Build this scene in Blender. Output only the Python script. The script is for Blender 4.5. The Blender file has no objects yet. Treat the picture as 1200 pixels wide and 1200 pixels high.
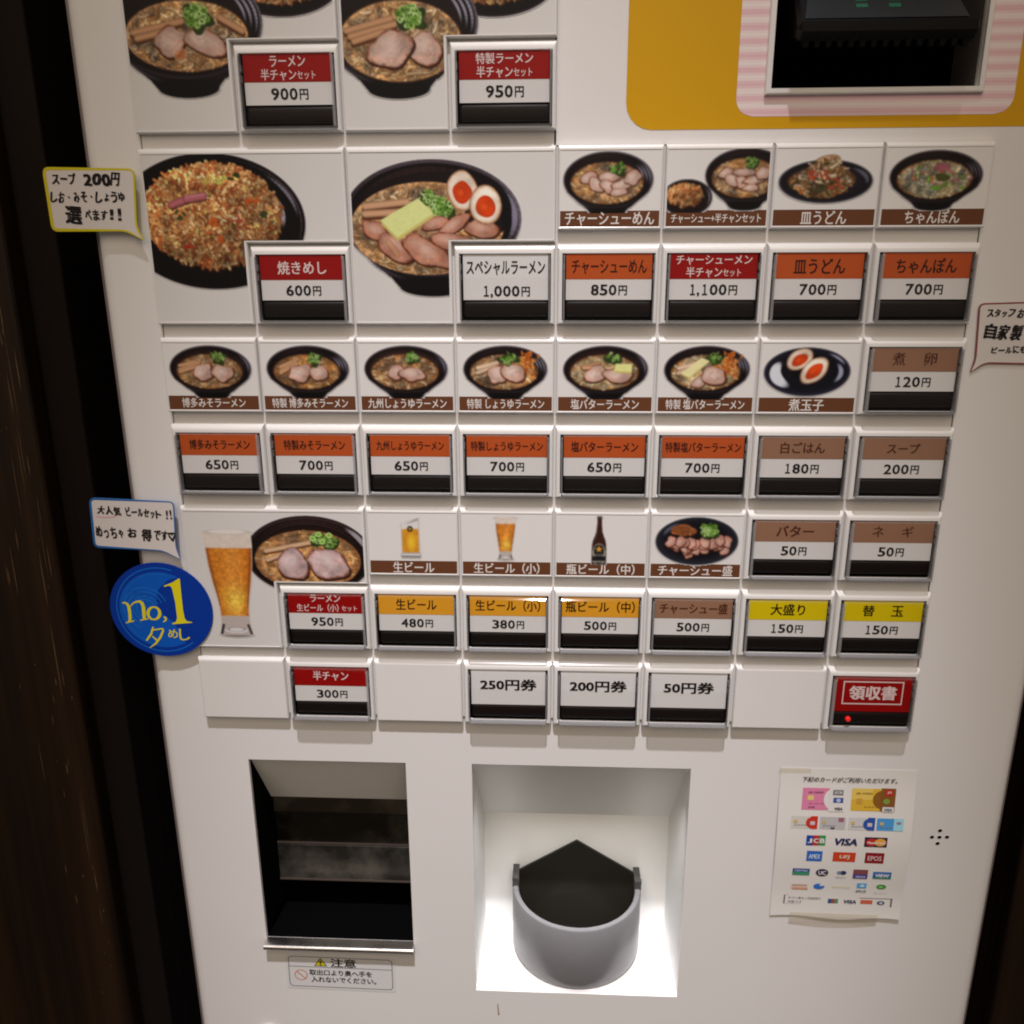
import bpy, math, random
import numpy as np
from mathutils import Matrix, Vector

# ------------------------------------------------------------------ camera
U = 0.05                                   # one menu column = 5 cm
CP = np.array([3.9964, -8.9947, -1.7026])  # camera position in menu columns
CR = (-0.2975, 0.0048, 0.0484)
FPX = 1052.3
def _rot(r):
    cx, cy, cz = np.cos(r); sx, sy, sz = np.sin(r)
    Rz = np.array([[cz, -sz, 0], [sz, cz, 0], [0, 0, 1]])
    Rx = np.array([[1, 0, 0], [0, cx, -sx], [0, sx, cx]])
    Ry = np.array([[cy, 0, sy], [0, 1, 0], [-sy, 0, cy]])
    return Rz @ Rx @ Ry
RM = _rot(CR)
scene = bpy.context.scene
COL = scene.collection
cam = bpy.data.cameras.new('camera'); camo = bpy.data.objects.new('camera', cam); COL.objects.link(camo)
M = Matrix([[RM[0, 0], RM[0, 2], -RM[0, 1], CP[0] * U], [RM[1, 0], RM[1, 2], -RM[1, 1], CP[1] * U],
            [RM[2, 0], RM[2, 2], -RM[2, 1], CP[2] * U], [0, 0, 0, 1]])
camo.matrix_world = M
cam.sensor_width = 36; cam.lens = 36 * FPX / 1200; cam.clip_start = 0.01; cam.clip_end = 100
scene.camera = camo

# ------------------------------------------------------------------ light
w = bpy.data.worlds.new('World'); scene.world = w; w.use_nodes = True
w.node_tree.nodes['Background'].inputs[0].default_value = (1.0, 0.84, 0.72, 1)
w.node_tree.nodes['Background'].inputs[1].default_value = 0.19
def area(name, loc, target, size, power, col, sy=None, parent=None):
    l = bpy.data.lights.new(name, 'AREA'); l.energy = power; l.color = col; l.size = size
    if sy: l.shape = 'RECTANGLE'; l.size_y = sy
    else: l.shape = 'DISK'
    o = bpy.data.objects.new(name, l); COL.objects.link(o)
    o.location = loc; d = Vector(target) - Vector(loc); o.rotation_euler = d.to_track_quat('-Z', 'Y').to_euler()
    return o
TG = (4.2 * U, 0, -5 * U)
SPOT_W, SPOT_C = 382, (1.0, .945, .985)
FILL_W, FILL_C = 22, (1.0, .80, .60)
sl = bpy.data.lights.new('ceiling_spot_lamp', 'SPOT'); sl.energy = SPOT_W; sl.color = SPOT_C; sl.shadow_soft_size = .038
sl.spot_size = math.radians(13.2); sl.spot_blend = 1.0
so = bpy.data.objects.new('ceiling_spot_lamp', sl); COL.objects.link(so); so.location = (0.185, -1.10, 2.30)
so.rotation_euler = (Vector((3.7 * U, 0, -11.0 * U)) - so.location).to_track_quat('-Z', 'Y').to_euler()
area('ambient_fill_light', (0.15, -1.9, 1.25), TG, 2.4, FILL_W, FILL_C, 1.4)  # added area light for soft ambient fill, not a ceiling fixture
scene.view_settings.view_transform = 'Standard'; scene.view_settings.look = 'None'
scene.view_settings.exposure = 0; scene.view_settings.gamma = 1
scene.cycles.filter_width = 2.0; scene.cycles.max_bounces = 10; scene.cycles.transparent_max_bounces = 12

# ------------------------------------------------------------------ measuring
def pt(x, y, d=0.0):
    """point of the plane y=d (in columns) seen at photo pixel x,y -> (u, z)"""
    v = RM @ np.array([(x - 600) / FPX, 1, (600 - y) / FPX]); t = (d - CP[1]) / v[1]
    p = CP + v * t
    return float(p[0]), float(p[2])
RP, MH, DP = 0.8875, 0.757, 0.085          # row pitch, module height, depth of the door behind the module faces

# ------------------------------------------------------------------ colours and materials
def lin(c):
    c = np.asarray(c, float) / 255.0
    return np.where(c <= 0.04045, c / 12.92, ((c + 0.055) / 1.055) ** 2.4)
WREF = lin((204, 195, 188))
def ob(r, g, b, k=0.66):
    """photographed colour of a lit front surface -> its own base colour"""
    return tuple(np.clip(lin((r, g, b)) / WREF * k, 0.002, 0.92))
MATS = {}
def mat(name, col=(.8, .8, .8), rough=.5, metal=0, spec=.5, noise=None, bump=None, emit=None, coat=0):
    if name in MATS: return MATS[name]
    m = bpy.data.materials.new(name); m.use_nodes = True; MATS[name] = m
    nt = m.node_tree; b = nt.nodes['Principled BSDF']
    b.inputs['Base Color'].default_value = (*col, 1); b.inputs['Roughness'].default_value = rough
    b.inputs['Metallic'].default_value = metal; b.inputs['Specular IOR Level'].default_value = spec
    b.inputs['Coat Weight'].default_value = coat
    if emit:
        b.inputs['Emission Color'].default_value = (*emit[0], 1); b.inputs['Emission Strength'].default_value = emit[1]
    tc = nt.nodes.new('ShaderNodeTexCoord')
    if noise:      # (scale, amount, detail, stretch vector)
        mp = nt.nodes.new('ShaderNodeMapping'); mp.inputs['Scale'].default_value = noise[3] if len(noise) > 3 else (1, 1, 1)
        nz = nt.nodes.new('ShaderNodeTexNoise'); nz.inputs['Scale'].default_value = noise[0]; nz.inputs['Detail'].default_value = noise[2]
        nt.links.new(tc.outputs['Object'], mp.inputs[0]); nt.links.new(mp.outputs[0], nz.inputs[0])
        mx = nt.nodes.new('ShaderNodeMix'); mx.data_type = 'RGBA'
        mx.inputs[6].default_value = (*[c * (1 - noise[1]) for c in col], 1); mx.inputs[7].default_value = (*[min(1, c * (1 + noise[1])) for c in col], 1)
        nt.links.new(nz.outputs[0], mx.inputs[0]); nt.links.new(mx.outputs[2], b.inputs['Base Color'])
        mr = nt.nodes.new('ShaderNodeMapRange'); mr.inputs[3].default_value = max(0, rough - .08); mr.inputs[4].default_value = min(1, rough + .08)
        nt.links.new(nz.outputs[0], mr.inputs[0]); nt.links.new(mr.outputs[0], b.inputs['Roughness'])
    if bump:       # (scale, strength)
        n2 = nt.nodes.new('ShaderNodeTexNoise'); n2.inputs['Scale'].default_value = bump[0]; n2.inputs['Detail'].default_value = 3
        nt.links.new(tc.outputs['Object'], n2.inputs[0])
        bp = nt.nodes.new('ShaderNodeBump'); bp.inputs['Strength'].default_value = bump[1]; bp.inputs['Distance'].default_value = .001
        nt.links.new(n2.outputs[0], bp.inputs['Height']); nt.links.new(bp.outputs[0], b.inputs['Normal'])
    return m
def ink_mat(name, rough):
    m = mat(name, (1, 1, 1), rough); nt = m.node_tree; b = nt.nodes['Principled BSDF']
    a = nt.nodes.new('ShaderNodeAttribute'); a.attribute_name = 'Col'
    nt.links.new(a.outputs['Color'], b.inputs['Base Color']); return m
INK = ink_mat('printed_ink', .45); PAPERINK = ink_mat('printed_card', .7)
INK.node_tree.nodes['Principled BSDF'].inputs['Specular IOR Level'].default_value = .2; PAPERINK.node_tree.nodes['Principled BSDF'].inputs['Specular IOR Level'].default_value = .2
DOOR = mat('door_paint', ob(196, 187, 180, .80), .38, noise=(9, .025, 4), bump=(900, .05), spec=.45)
WHITE = mat('white_module_plastic', ob(203, 194, 186, .74), .22, noise=(30, .02, 3), spec=.55)
PANEL = mat('white_panel_insert', ob(203, 194, 186), .5, noise=(40, .015, 3))
RECW = mat('recess_paint', ob(198, 190, 182, .78), .5, noise=(12, .04, 4))
GREYP = mat('grey_button_well', ob(118, 108, 104), .4, noise=(60, .2, 3))
DARKB = mat('smoked_lamp_bar', (.007, .0045, .004), .42, spec=.18)
BLACK = mat('black_plastic', (.003, .003, .0035), .42, noise=(40, .2, 3), spec=.12)
BLACKM = mat('matt_black', (.002, .002, .002), .9, spec=.03)
STEEL = mat('brushed_steel', (.55, .54, .53), .28, metal=1, noise=(80, .12, 3, (1, 1, 14)))
SIDE = mat('edge_metal', ob(120, 105, 100), .4, metal=.2)
GREYC = mat('grey_cup_plastic', (.16, .16, .168), .32, noise=(20, .05, 4))
SMOKE = mat('smoked_acrylic', (.02, .019, .018), .12, noise=(26, .6, 5))
def clear_mat(name, tint, frost, rough=.06):
    m = bpy.data.materials.new(name); m.use_nodes = True; nt = m.node_tree; nt.nodes.clear(); MATS[name] = m
    out = nt.nodes.new('ShaderNodeOutputMaterial'); tr = nt.nodes.new('ShaderNodeBsdfTransparent'); tr.inputs[0].default_value = (*tint, 1)
    gl = nt.nodes.new('ShaderNodeBsdfGlossy'); gl.inputs['Roughness'].default_value = rough
    fr = nt.nodes.new('ShaderNodeFresnel')      # a thin sheet reflects the same from both sides
    ge = nt.nodes.new('ShaderNodeNewGeometry'); mm = nt.nodes.new('ShaderNodeMapRange'); mm.inputs[3].default_value = 1.4; mm.inputs[4].default_value = 1 / 1.4
    nt.links.new(ge.outputs['Backfacing'], mm.inputs[0]); nt.links.new(mm.outputs[0], fr.inputs[0])
    mx = nt.nodes.new('ShaderNodeMixShader'); nt.links.new(fr.outputs[0], mx.inputs[0])
    if frost:
        df = nt.nodes.new('ShaderNodeBsdfDiffuse'); df.inputs[0].default_value = (.42, .42, .43, 1)
        m2 = nt.nodes.new('ShaderNodeMixShader'); m2.inputs[0].default_value = frost
        nt.links.new(tr.outputs[0], m2.inputs[1]); nt.links.new(df.outputs[0], m2.inputs[2]); nt.links.new(m2.outputs[0], mx.inputs[1])
    else: nt.links.new(tr.outputs[0], mx.inputs[1])
    nt.links.new(gl.outputs[0], mx.inputs[2]); nt.links.new(mx.outputs[0], out.inputs[0])
    return m
CLEAR = clear_mat('clear_cap_front', (.97, .97, .97), 0, .05)
FROST = clear_mat('clear_cap_wall', (.75, .75, .77), .55, .12)
TAPE = clear_mat('clear_tape', (.98, .96, .91), .16, .2); TAPE.node_tree.nodes['Diffuse BSDF'].inputs[0].default_value = (.80, .75, .66, 1)

# ------------------------------------------------------------------ mesh helpers
class MB:
    """collects faces, in columns; x right, y back, z up"""
    def __init__(s): s.v = []; s.f = []; s.c = []; s.m = []
    def face(s, pts, col=(1, 1, 1), mi=0):
        n = len(s.v); s.v += [tuple(p) for p in pts]; s.f.append(tuple(range(n, n + len(pts)))); s.c.append(col); s.m.append(mi)
    def box(s, x0, x1, y0, y1, z0, z1, col=(1, 1, 1), mi=0, b=0.0):
        """box, front (y0) edges chamfered by b"""
        loops = []
        st = [(0, y1)] + ([(0, y0 + b)] + [(b * (1 - math.cos(t)), y0 + b * (1 - math.sin(t))) for t in (.5, 1.05)] + [(b, y0)] if b else [(0, y0)])
        s.loops([[(x0 + i, y, z0 + i), (x1 - i, y, z0 + i), (x1 - i, y, z1 - i), (x0 + i, y, z1 - i)] for i, y in st], col, mi)
    def loops(s, L, col=(1, 1, 1), mi=0, capa=True, capb=True, closed=True):
        n = len(s.v); k = len(L[0])
        for l in L: s.v += [tuple(p) for p in l]
        if capa: s.f.append(tuple(n + i for i in reversed(range(k)))); s.c.append(col); s.m.append(mi)
        for a in range(len(L) - 1):
            for i in range(k if closed else k - 1):
                j = (i + 1) % k
                s.f.append((n + a * k + i, n + a * k + j, n + (a + 1) * k + j, n + (a + 1) * k + i)); s.c.append(col); s.m.append(mi)
        if capb: s.f.append(tuple(n + (len(L) - 1) * k + i for i in range(k))); s.c.append(col); s.m.append(mi)
    def rect(s, x0, x1, z0, z1, y, col=(1, 1, 1), mi=0):
        s.face([(x0, y, z0), (x1, y, z0), (x1, y, z1), (x0, y, z1)], col, mi)
    def rrect(s, x0, x1, z0, z1, y, r, col=(1, 1, 1), mi=0, yb=None):
        p = rr(x0, x1, z0, z1, r)
        if yb is None: s.face([(a, y, b) for a, b in p], col, mi)
        else: s.loops([[(a, yb, b) for a, b in p], [(a, y, b) for a, b in p]], col, mi)
    def add(s, m, col, mi=0):
        n = len(s.v); s.v += m[0]; s.f += [tuple(i + n for i in f) for f in m[1]]; s.c += [col] * len(m[1]); s.m += [mi] * len(m[1])
def rr(x0, x1, z0, z1, r, n=5):
    out = []
    for cx, cz, a0 in ((x1 - r, z1 - r, 0), (x0 + r, z1 - r, 90), (x0 + r, z0 + r, 180), (x1 - r, z0 + r, 270)):
        for i in range(n + 1):
            a = math.radians(a0 + 90 * i / n); out.append((cx + r * math.cos(a), cz + r * math.sin(a)))
    return out[::-1]
WORLD = {}
def link(o, parent, loc):
    COL.objects.link(o); WORLD[o.name] = tuple(loc)
    if parent is not None:
        o.parent = parent; pl = WORLD[parent.name]; o.location = [(a - b) * U for a, b in zip(loc, pl)]
    else: o.location = [a * U for a in loc]
    return o
def empty(name, loc, **kw):
    o = link(bpy.data.objects.new(name, None), None, loc); o.empty_display_size = .02
    for k, v in kw.items(): o[k] = v
    return o
def build(name, mb, mats, parent=None, loc=(0, 0, 0), flip=True, smooth=None, **kw):
    """mb vertices are relative to loc"""
    me = bpy.data.meshes.new(name)
    me.from_pydata([(x * U, y * U, z * U) for x, y, z in mb.v], [], mb.f)
    if not isinstance(mats, (list, tuple)): mats = [mats]
    for m in mats: me.materials.append(m)
    if len(mats) > 1: me.polygons.foreach_set('material_index', mb.m)
    if any(m in (INK, PAPERINK) for m in mats):
        at = me.color_attributes.new('Col', 'FLOAT_COLOR', 'CORNER')
        arr = []
        for f, c in zip(mb.f, mb.c): arr += [c[0], c[1], c[2], 1.0] * len(f)
        at.data.foreach_set('color', arr)
    if flip: fixn(me)
    if smooth:
        me.polygons.foreach_set('use_smooth', [True] * len(me.polygons)); me.set_sharp_from_angle(angle=math.radians(smooth))
    me.update()
    o = link(bpy.data.objects.new(name, me), parent, loc)
    for k, v in kw.items(): o[k] = v
    return o
def fixn(me):
    import bmesh
    bm = bmesh.new(); bm.from_mesh(me)
    bmesh.ops.recalc_face_normals(bm, faces=bm.faces); bm.to_mesh(me); bm.free()
def frame(mb, x0, x1, z0, z1, ox0, ox1, oz0, oz1, yf, yb, bl, br, bt, bb, col=(1, 1, 1), yi=None, depth=None, capb=True):
    """rounded frame with an opening; bl..bb bevel radii per side"""
    L = [[(x0, yb, z0), (x1, yb, z0), (x1, yb, z1), (x0, yb, z1)]]
    D = depth if depth else max(bl, br, bt, bb)
    for i in range(7):
        a = math.pi / 2 * i / 6; k = 1 - math.cos(a); y = yf + D * (1 - math.sin(a))
        L.append([(x0 + bl * k, y, z0 + bb * k), (x1 - br * k, y, z0 + bb * k), (x1 - br * k, y, z1 - bt * k), (x0 + bl * k, y, z1 - bt * k)])
    if ox0 is not None:
        L.append([(ox0, yf, oz0), (ox1, yf, oz0), (ox1, yf, oz1), (ox0, yf, oz1)])
        yi = yb if yi is None else yi
        L.append([(ox0 + .006, yi, oz0 + .006), (ox1 - .006, yi, oz0 + .006), (ox1 - .006, yi, oz1 - .006), (ox0 + .006, yi, oz1 - .006)])
    mb.loops(L, col, 0, capb, capb)

# ------------------------------------------------------------------ lettering
_tc = bpy.data.curves.new('t', 'FONT'); _tc.resolution_u = 2; _to = bpy.data.objects.new('t', _tc); COL.objects.link(_to)
_cache = {}
def glyphs(s, bold):
    k = (s, bold)
    if k not in _cache:
        _tc.body = s; _tc.offset = bold
        bpy.context.view_layer.update()
        dg = bpy.context.evaluated_depsgraph_get(); m = _to.evaluated_get(dg).to_mesh()
        v = np.zeros(len(m.vertices) * 3); m.vertices.foreach_get('co', v); v = v.reshape(-1, 3)[:, :2]
        f = [tuple(p.vertices) for p in m.polygons]
        _to.evaluated_get(dg).to_mesh_clear()
        _cache[k] = (v, f)
    return _cache[k]
def put_text(mb, s, cx, cz, wd, ht, y, col, bold=.012, shear=0, rot=0, warp=None):
    """string fitted to a box wd x ht centred on cx,cz, on the plane y"""
    v, f = glyphs(s, 0.0)
    if not len(v): return
    lo = v.min(0); hi = v.max(0); c = (lo + hi) / 2; sc = np.array([wd / (hi[0] - lo[0]), ht / (hi[1] - lo[1])])
    p = (v - c) * sc
    p[:, 0] += shear * p[:, 1]
    cr, sr = math.cos(rot), math.sin(rot)
    X = cx + p[:, 0] * cr - p[:, 1] * sr; Z = cz + p[:, 0] * sr + p[:, 1] * cr
    e = min(bold * 1.25 * min(sc[0], sc[1] * 1.2), .0090)
    sh_ = [(0, 0)] if bold < .008 else ([(-e, 0), (e, 0)] if bold < .013 else [(-e, -e * .5), (e, e * .5), (-e, e * .5), (e, -e * .5)])
    for q_, (ex, ez) in enumerate(sh_):
        dy = y - q_ * .0002
        pts = [(a + ex, dy if warp is None else warp(a, b) + dy, b + ez) for a, b in zip(X.tolist(), Z.tolist())]
        mb.add((pts, f), col)
def hand_text(mb, s, cx, cz, wd, ht, y, col, seed=0, bold=.03, slope=0, warp=None):
    r = random.Random(seed); n = len(s); cw = wd / n
    for i, ch in enumerate(s):
        if ch == ' ': continue
        k = .72 if ch in 'ゃゅょっッャュョー' else 1
        hh = ht * k * r.uniform(.85, 1.08)
        if ch == 'ー': hh = ht * .16
        ww = cw * (.86 if ch not in '!1' else .3) * r.uniform(.85, 1.0) * (k if ch != 'ー' else 1)
        if ch in '、・': hh = ht * .2; ww = cw * .25
        x = cx - wd / 2 + (i + .5) * cw
        put_text(mb, ch, x, cz + slope * (x - cx) + r.uniform(-.06, .06) * ht - (ht * .1 if k < 1 and ch != 'ー' else 0), ww, hh, y, col, bold, r.uniform(-.1, .2), r.uniform(-.1, .06), warp)

# ------------------------------------------------------------------ painter for the printed food photographs
rng = np.random.default_rng(5)
def vnoise(shape, cell, r):
    h, w_ = shape; gh, gw = int(h / cell) + 3, int(w_ / cell) + 3
    g = r.random((gh, gw)); y = np.arange(h) / cell; x = np.arange(w_) / cell
    yi, xi = y.astype(int), x.astype(int); fy, fx = (y - yi)[:, None], (x - xi)[None]; fy = fy * fy * (3 - 2 * fy); fx = fx * fx * (3 - 2 * fx)
    return (g[yi][:, xi] * (1 - fy) * (1 - fx) + g[yi + 1][:, xi] * fy * (1 - fx) + g[yi][:, xi + 1] * (1 - fy) * fx + g[yi + 1][:, xi + 1] * fy * fx)
class Canvas:
    def __init__(s, x0, x1, z1, z0, ppu=150):
        s.x0, s.x1, s.z0, s.z1, s.k = x0, x1, z0, z1, ppu
        s.W = int((x1 - x0) * ppu) + 1; s.H = int((z1 - z0) * ppu) + 1
        s.c = np.zeros((s.H, s.W, 3)) + np.array([206, 197, 190.]); s.a = np.zeros((s.H, s.W))
        s.X = np.linspace(x0, x1, s.W); s.Z = np.linspace(z1, z0, s.H)
        s.n1 = vnoise((s.H, s.W), 5, rng); s.n2 = vnoise((s.H, s.W), 2.2, rng); s.n3 = vnoise((s.H, s.W), 14, rng)
    def win(s, cx, cz, r):
        r += 2.5 / s.k
        i0 = max(0, int((cx - r - s.x0) * s.k)); i1 = min(s.W, int((cx + r - s.x0) * s.k) + 2)
        j0 = max(0, int((s.z1 - cz - r) * s.k)); j1 = min(s.H, int((s.z1 - cz + r) * s.k) + 2)
        if i1 <= i0 or j1 <= j0: return None
        return slice(j0, j1), slice(i0, i1)
    def mix(s, w_, al, col):
        al3 = al[..., None]; s.c[w_] = s.c[w_] * (1 - al3) + np.asarray(col, float) * al3; s.a[w_] = np.maximum(s.a[w_], al)
    def ell(s, cx, cz, rx, rz, col, ang=0, edge=None, soft=1.2, ew=.3, al=1, clip=None, grain=0):
        w_ = s.win(cx, cz, max(rx, rz))
        if not w_: return
        dx = s.X[w_[1]][None] - cx; dz = s.Z[w_[0]][:, None] - cz
        ca, sa = math.cos(ang), math.sin(ang); p = (dx * ca + dz * sa) / rx; q = (-dx * sa + dz * ca) / rz
        r = np.sqrt(p * p + q * q); a = np.clip((1 - r) * min(rx, rz) * s.k / soft + .5, 0, 1) * al
        if clip: a = a * clip(s.X[w_[1]][None], s.Z[w_[0]][:, None])
        c = np.broadcast_to(np.asarray(col, float), a.shape + (3,))
        if edge is not None:
            t = np.clip((r - (1 - ew)) / ew, 0, 1)[..., None]; c = c * (1 - t) + np.asarray(edge, float) * t
        if grain: c = c * (1 + grain * (s.n1[w_] - .5 + (s.n2[w_] - .5))[..., None])
        s.mix(w_, a, c)
    def blob(s, cx, cz, rx, rz, col, ang=0, edge=(120, 60, 40), seed=0, irr=.08, ew=.22, hi=None, soft=1.4, grain=.12, cut=None):
        R = rx * (1 + irr * 2) if rx > rz else rz * (1 + irr * 2)
        w_ = s.win(cx, cz, R)
        if not w_: return
        g = np.random.default_rng(seed); ph = g.random(4) * 6.28; am = g.random(4) * irr
        dx = s.X[w_[1]][None] - cx; dz = s.Z[w_[0]][:, None] - cz
        ca, sa = math.cos(ang), math.sin(ang); p = (dx * ca + dz * sa) / rx; q = (-dx * sa + dz * ca) / rz
        th = np.arctan2(q, p); rad = 1 + sum(am[i] * np.cos((i + 2) * th + ph[i]) for i in range(4))
        r = np.sqrt(p * p + q * q) / rad
        a = np.clip((1 - r) * min(rx, rz) * s.k / soft + .5, 0, 1)
        t = np.clip((r - (1 - ew) + .16 * (s.n1[w_] - .5)) / ew, 0, 1)[..., None] ** 1.5
        c = np.asarray(col, float) * (1 + .30 * (s.n3[w_] - .5) + grain * (s.n1[w_] - .5) + grain * .8 * (s.n2[w_] - .5))[..., None]
        c = c + np.array([4, -4, -5.]) * (s.n1[w_][..., None] - .5) * 2
        if hi is not None:
            h = np.clip(1 - ((p + .15) ** 2 + (q - .15) ** 2) * 2.2, 0, 1)[..., None] * (.5 + s.n3[w_][..., None] * .6)
            c = c * (1 - h) + np.asarray(hi, float) * h
        c = c * (1 - t) + np.asarray(edge, float) * t
        s.mix(w_, a, c)
    def seg(s, x0, z0, x1, z1, wd, col, al=1, round_=True, shade=.35):
        cx, cz = (x0 + x1) / 2, (z0 + z1) / 2; L = math.hypot(x1 - x0, z1 - z0)
        w_ = s.win(cx, cz, L / 2 + wd)
        if not w_: return
        px = s.X[w_[1]][None] - x0; pz = s.Z[w_[0]][:, None] - z0; ex, ez = x1 - x0, z1 - z0
        t = np.clip((px * ex + pz * ez) / max(L * L, 1e-9), 0, 1)
        d = np.sqrt((px - t * ex) ** 2 + (pz - t * ez) ** 2) / wd
        a = np.clip((1 - d) * wd * s.k / 1.2 + .5, 0, 1) * al
        c = np.asarray(col, float) * (1 - shade * np.clip(d, 0, 1) ** 2)[..., None]
        s.mix(w_, a, c)
    def curve(s, pts, wd, col, al=1, shade=.35):
        for a, b in zip(pts[:-1], pts[1:]): s.seg(a[0], a[1], b[0], b[1], wd, col, al, True, shade)
    def poly(s, pts, col, soft=1.2, grain=0):
        """col may be a function of (x, z)"""
        pts = np.array(pts); cx, cz = pts.mean(0); R = np.abs(pts - [cx, cz]).max()
        w_ = s.win(cx, cz, R)
        if not w_: return
        X = s.X[w_[1]][None]; Z = s.Z[w_[0]][:, None]; ins = np.zeros((Z.shape[0], X.shape[1]), bool); D = np.full(ins.shape, 9.)
        for (xa, za), (xb, zb) in zip(pts, np.roll(pts, -1, 0)):
            cnd = ((za > Z) != (zb > Z)) & (X < (xb - xa) * (Z - za) / (zb - za + 1e-12) + xa); ins ^= cnd
            ex, ez = xb - xa, zb - za; t = np.clip(((X - xa) * ex + (Z - za) * ez) / (ex * ex + ez * ez + 1e-12), 0, 1)
            D = np.minimum(D, np.hypot(X - xa - t * ex, Z - za - t * ez))
        a = np.clip(np.where(ins, D, -D) * s.k / soft + .5, 0, 1)
        c = col(X + 0 * Z, Z + 0 * X) if callable(col) else np.broadcast_to(np.asarray(col, float), a.shape + (3,))
        if grain: c = c * (1 + grain * (s.n1[w_] - .5) + grain * (s.n2[w_] - .5))[..., None]
        s.mix(w_, a, c)
    def arc(s, cx, cz, rx, rz, a0, a1, wd, col, al=1, n=14):
        A = np.radians(np.linspace(a0, a1, n)); P = [(cx + rx * math.cos(a), cz + rz * math.sin(a)) for a in A]
        for i in range(n - 1):
            t = math.sin(math.pi * (i + .5) / (n - 1)) ** .7
            s.seg(*P[i], *P[i + 1], wd * (.25 + .75 * t), col, al * t, True, 0)
    def mesh(s, name, parent, y, hole=None, **kw):
        pc = s.c.copy()
        for _ in range(1):
            pc[1:-1] = (pc[:-2] + 2 * pc[1:-1] + pc[2:]) / 4; pc[:, 1:-1] = (pc[:, :-2] + 2 * pc[:, 1:-1] + pc[:, 2:]) / 4
        c = lin(np.clip(pc, 0, 255)) / WREF * .66; c = np.clip(c, .002, .92)
        keep = (s.a[:-1, :-1] + s.a[1:, :-1] + s.a[:-1, 1:] + s.a[1:, 1:]) > .02
        if hole:
            xm = (s.X[:-1] + s.X[1:]) / 2; zm = (s.Z[:-1] + s.Z[1:]) / 2
            keep &= ~((xm[None] > hole[0]) & (zm[:, None] < hole[1]))
        j, i = np.nonzero(keep); W = s.W
        q = np.stack([j * W + i, (j + 1) * W + i, (j + 1) * W + i + 1, j * W + i + 1], 1)
        used = np.unique(q); rem = np.full(s.H * W, -1); rem[used] = np.arange(len(used)); q = rem[q].astype(np.int32)
        XX, ZZ = np.meshgrid(s.X - s.x0, s.Z - s.z1); co = np.stack([XX.ravel()[used], np.zeros(len(used)), ZZ.ravel()[used]], 1) * U
        me = bpy.data.meshes.new(name); me.vertices.add(len(used)); me.vertices.foreach_set('co', co.ravel().astype(np.float32))
        me.loops.add(len(q) * 4); me.loops.foreach_set('vertex_index', q.ravel())
        me.polygons.add(len(q)); me.polygons.foreach_set('loop_start', np.arange(0, len(q) * 4, 4, dtype=np.int32))
        me.update(calc_edges=True)
        at = me.color_attributes.new('Col', 'FLOAT_COLOR', 'POINT')
        cc = np.ones((len(used), 4), np.float32); cc[:, :3] = c.reshape(-1, 3)[used]; at.data.foreach_set('color', cc.ravel())
        me.materials.append(INK)
        o = link(bpy.data.objects.new(name, me), parent, (s.x0, y, s.z1))
        for k, v in kw.items(): o[k] = v
        return o

NOOD = [(200, 156, 108), (184, 136, 88), (212, 174, 126), (168, 118, 74), (222, 188, 144)]
def noodles(cv, cx, cz, rx, rz, n, wd, cols, seed, dark=(120, 74, 40)):
    g = np.random.default_rng(seed)
    for k in range(n):
        t = g.random() * 6.28; r = math.sqrt(g.random()) * .93; x = cx + rx * r * math.cos(t); z = cz + rz * r * math.sin(t)
        a = g.random() * 6.28; L = rx * g.uniform(.10, .26); cu = g.normal(0, 1.2); pts = []
        for i in range(6):
            pts.append((x, z)); x += math.cos(a) * L / 5; z += math.sin(a) * L / 5 * .75; a += cu * .35
            if ((x - cx) / rx) ** 2 + ((z - cz) / rz) ** 2 > .97: break
        if len(pts) > 1:
            c = np.array(cols[g.integers(len(cols))]) * g.uniform(.86, 1.06)
            cv.curve([(p[0] + wd * .4, p[1] - wd * .7) for p in pts], wd, dark, .35)
            cv.curve(pts, wd, c, .95, .4)
    if n > 120: clump(cv, cx, cz, rx, rz, .05, .55, g)
def clump(cv, cx, cz, rx, rz, cell, amp, g):
    w_ = cv.win(cx, cz, max(rx, rz) * 1.05)
    if not w_: return
    dx = (cv.X[w_[1]][None] - cx) / rx; dz = (cv.Z[w_[0]][:, None] - cz) / rz; m_ = np.clip((1.02 - np.hypot(dx, dz)) * 8, 0, 1)
    n_ = vnoise(m_.shape, max(2.5, cell * cv.k), g) - .5; h_ = vnoise(m_.shape, max(4, cell * 2.4 * cv.k), g) - .5
    f_ = 1 + amp * n_ + amp * .8 * h_; t_ = (h_ * 22 * m_)[..., None] * np.array([.6, .1, -.6])
    cv.c[w_] = np.clip(cv.c[w_] * (1 + (f_ - 1) * m_)[..., None] + t_, 0, 245)
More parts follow.
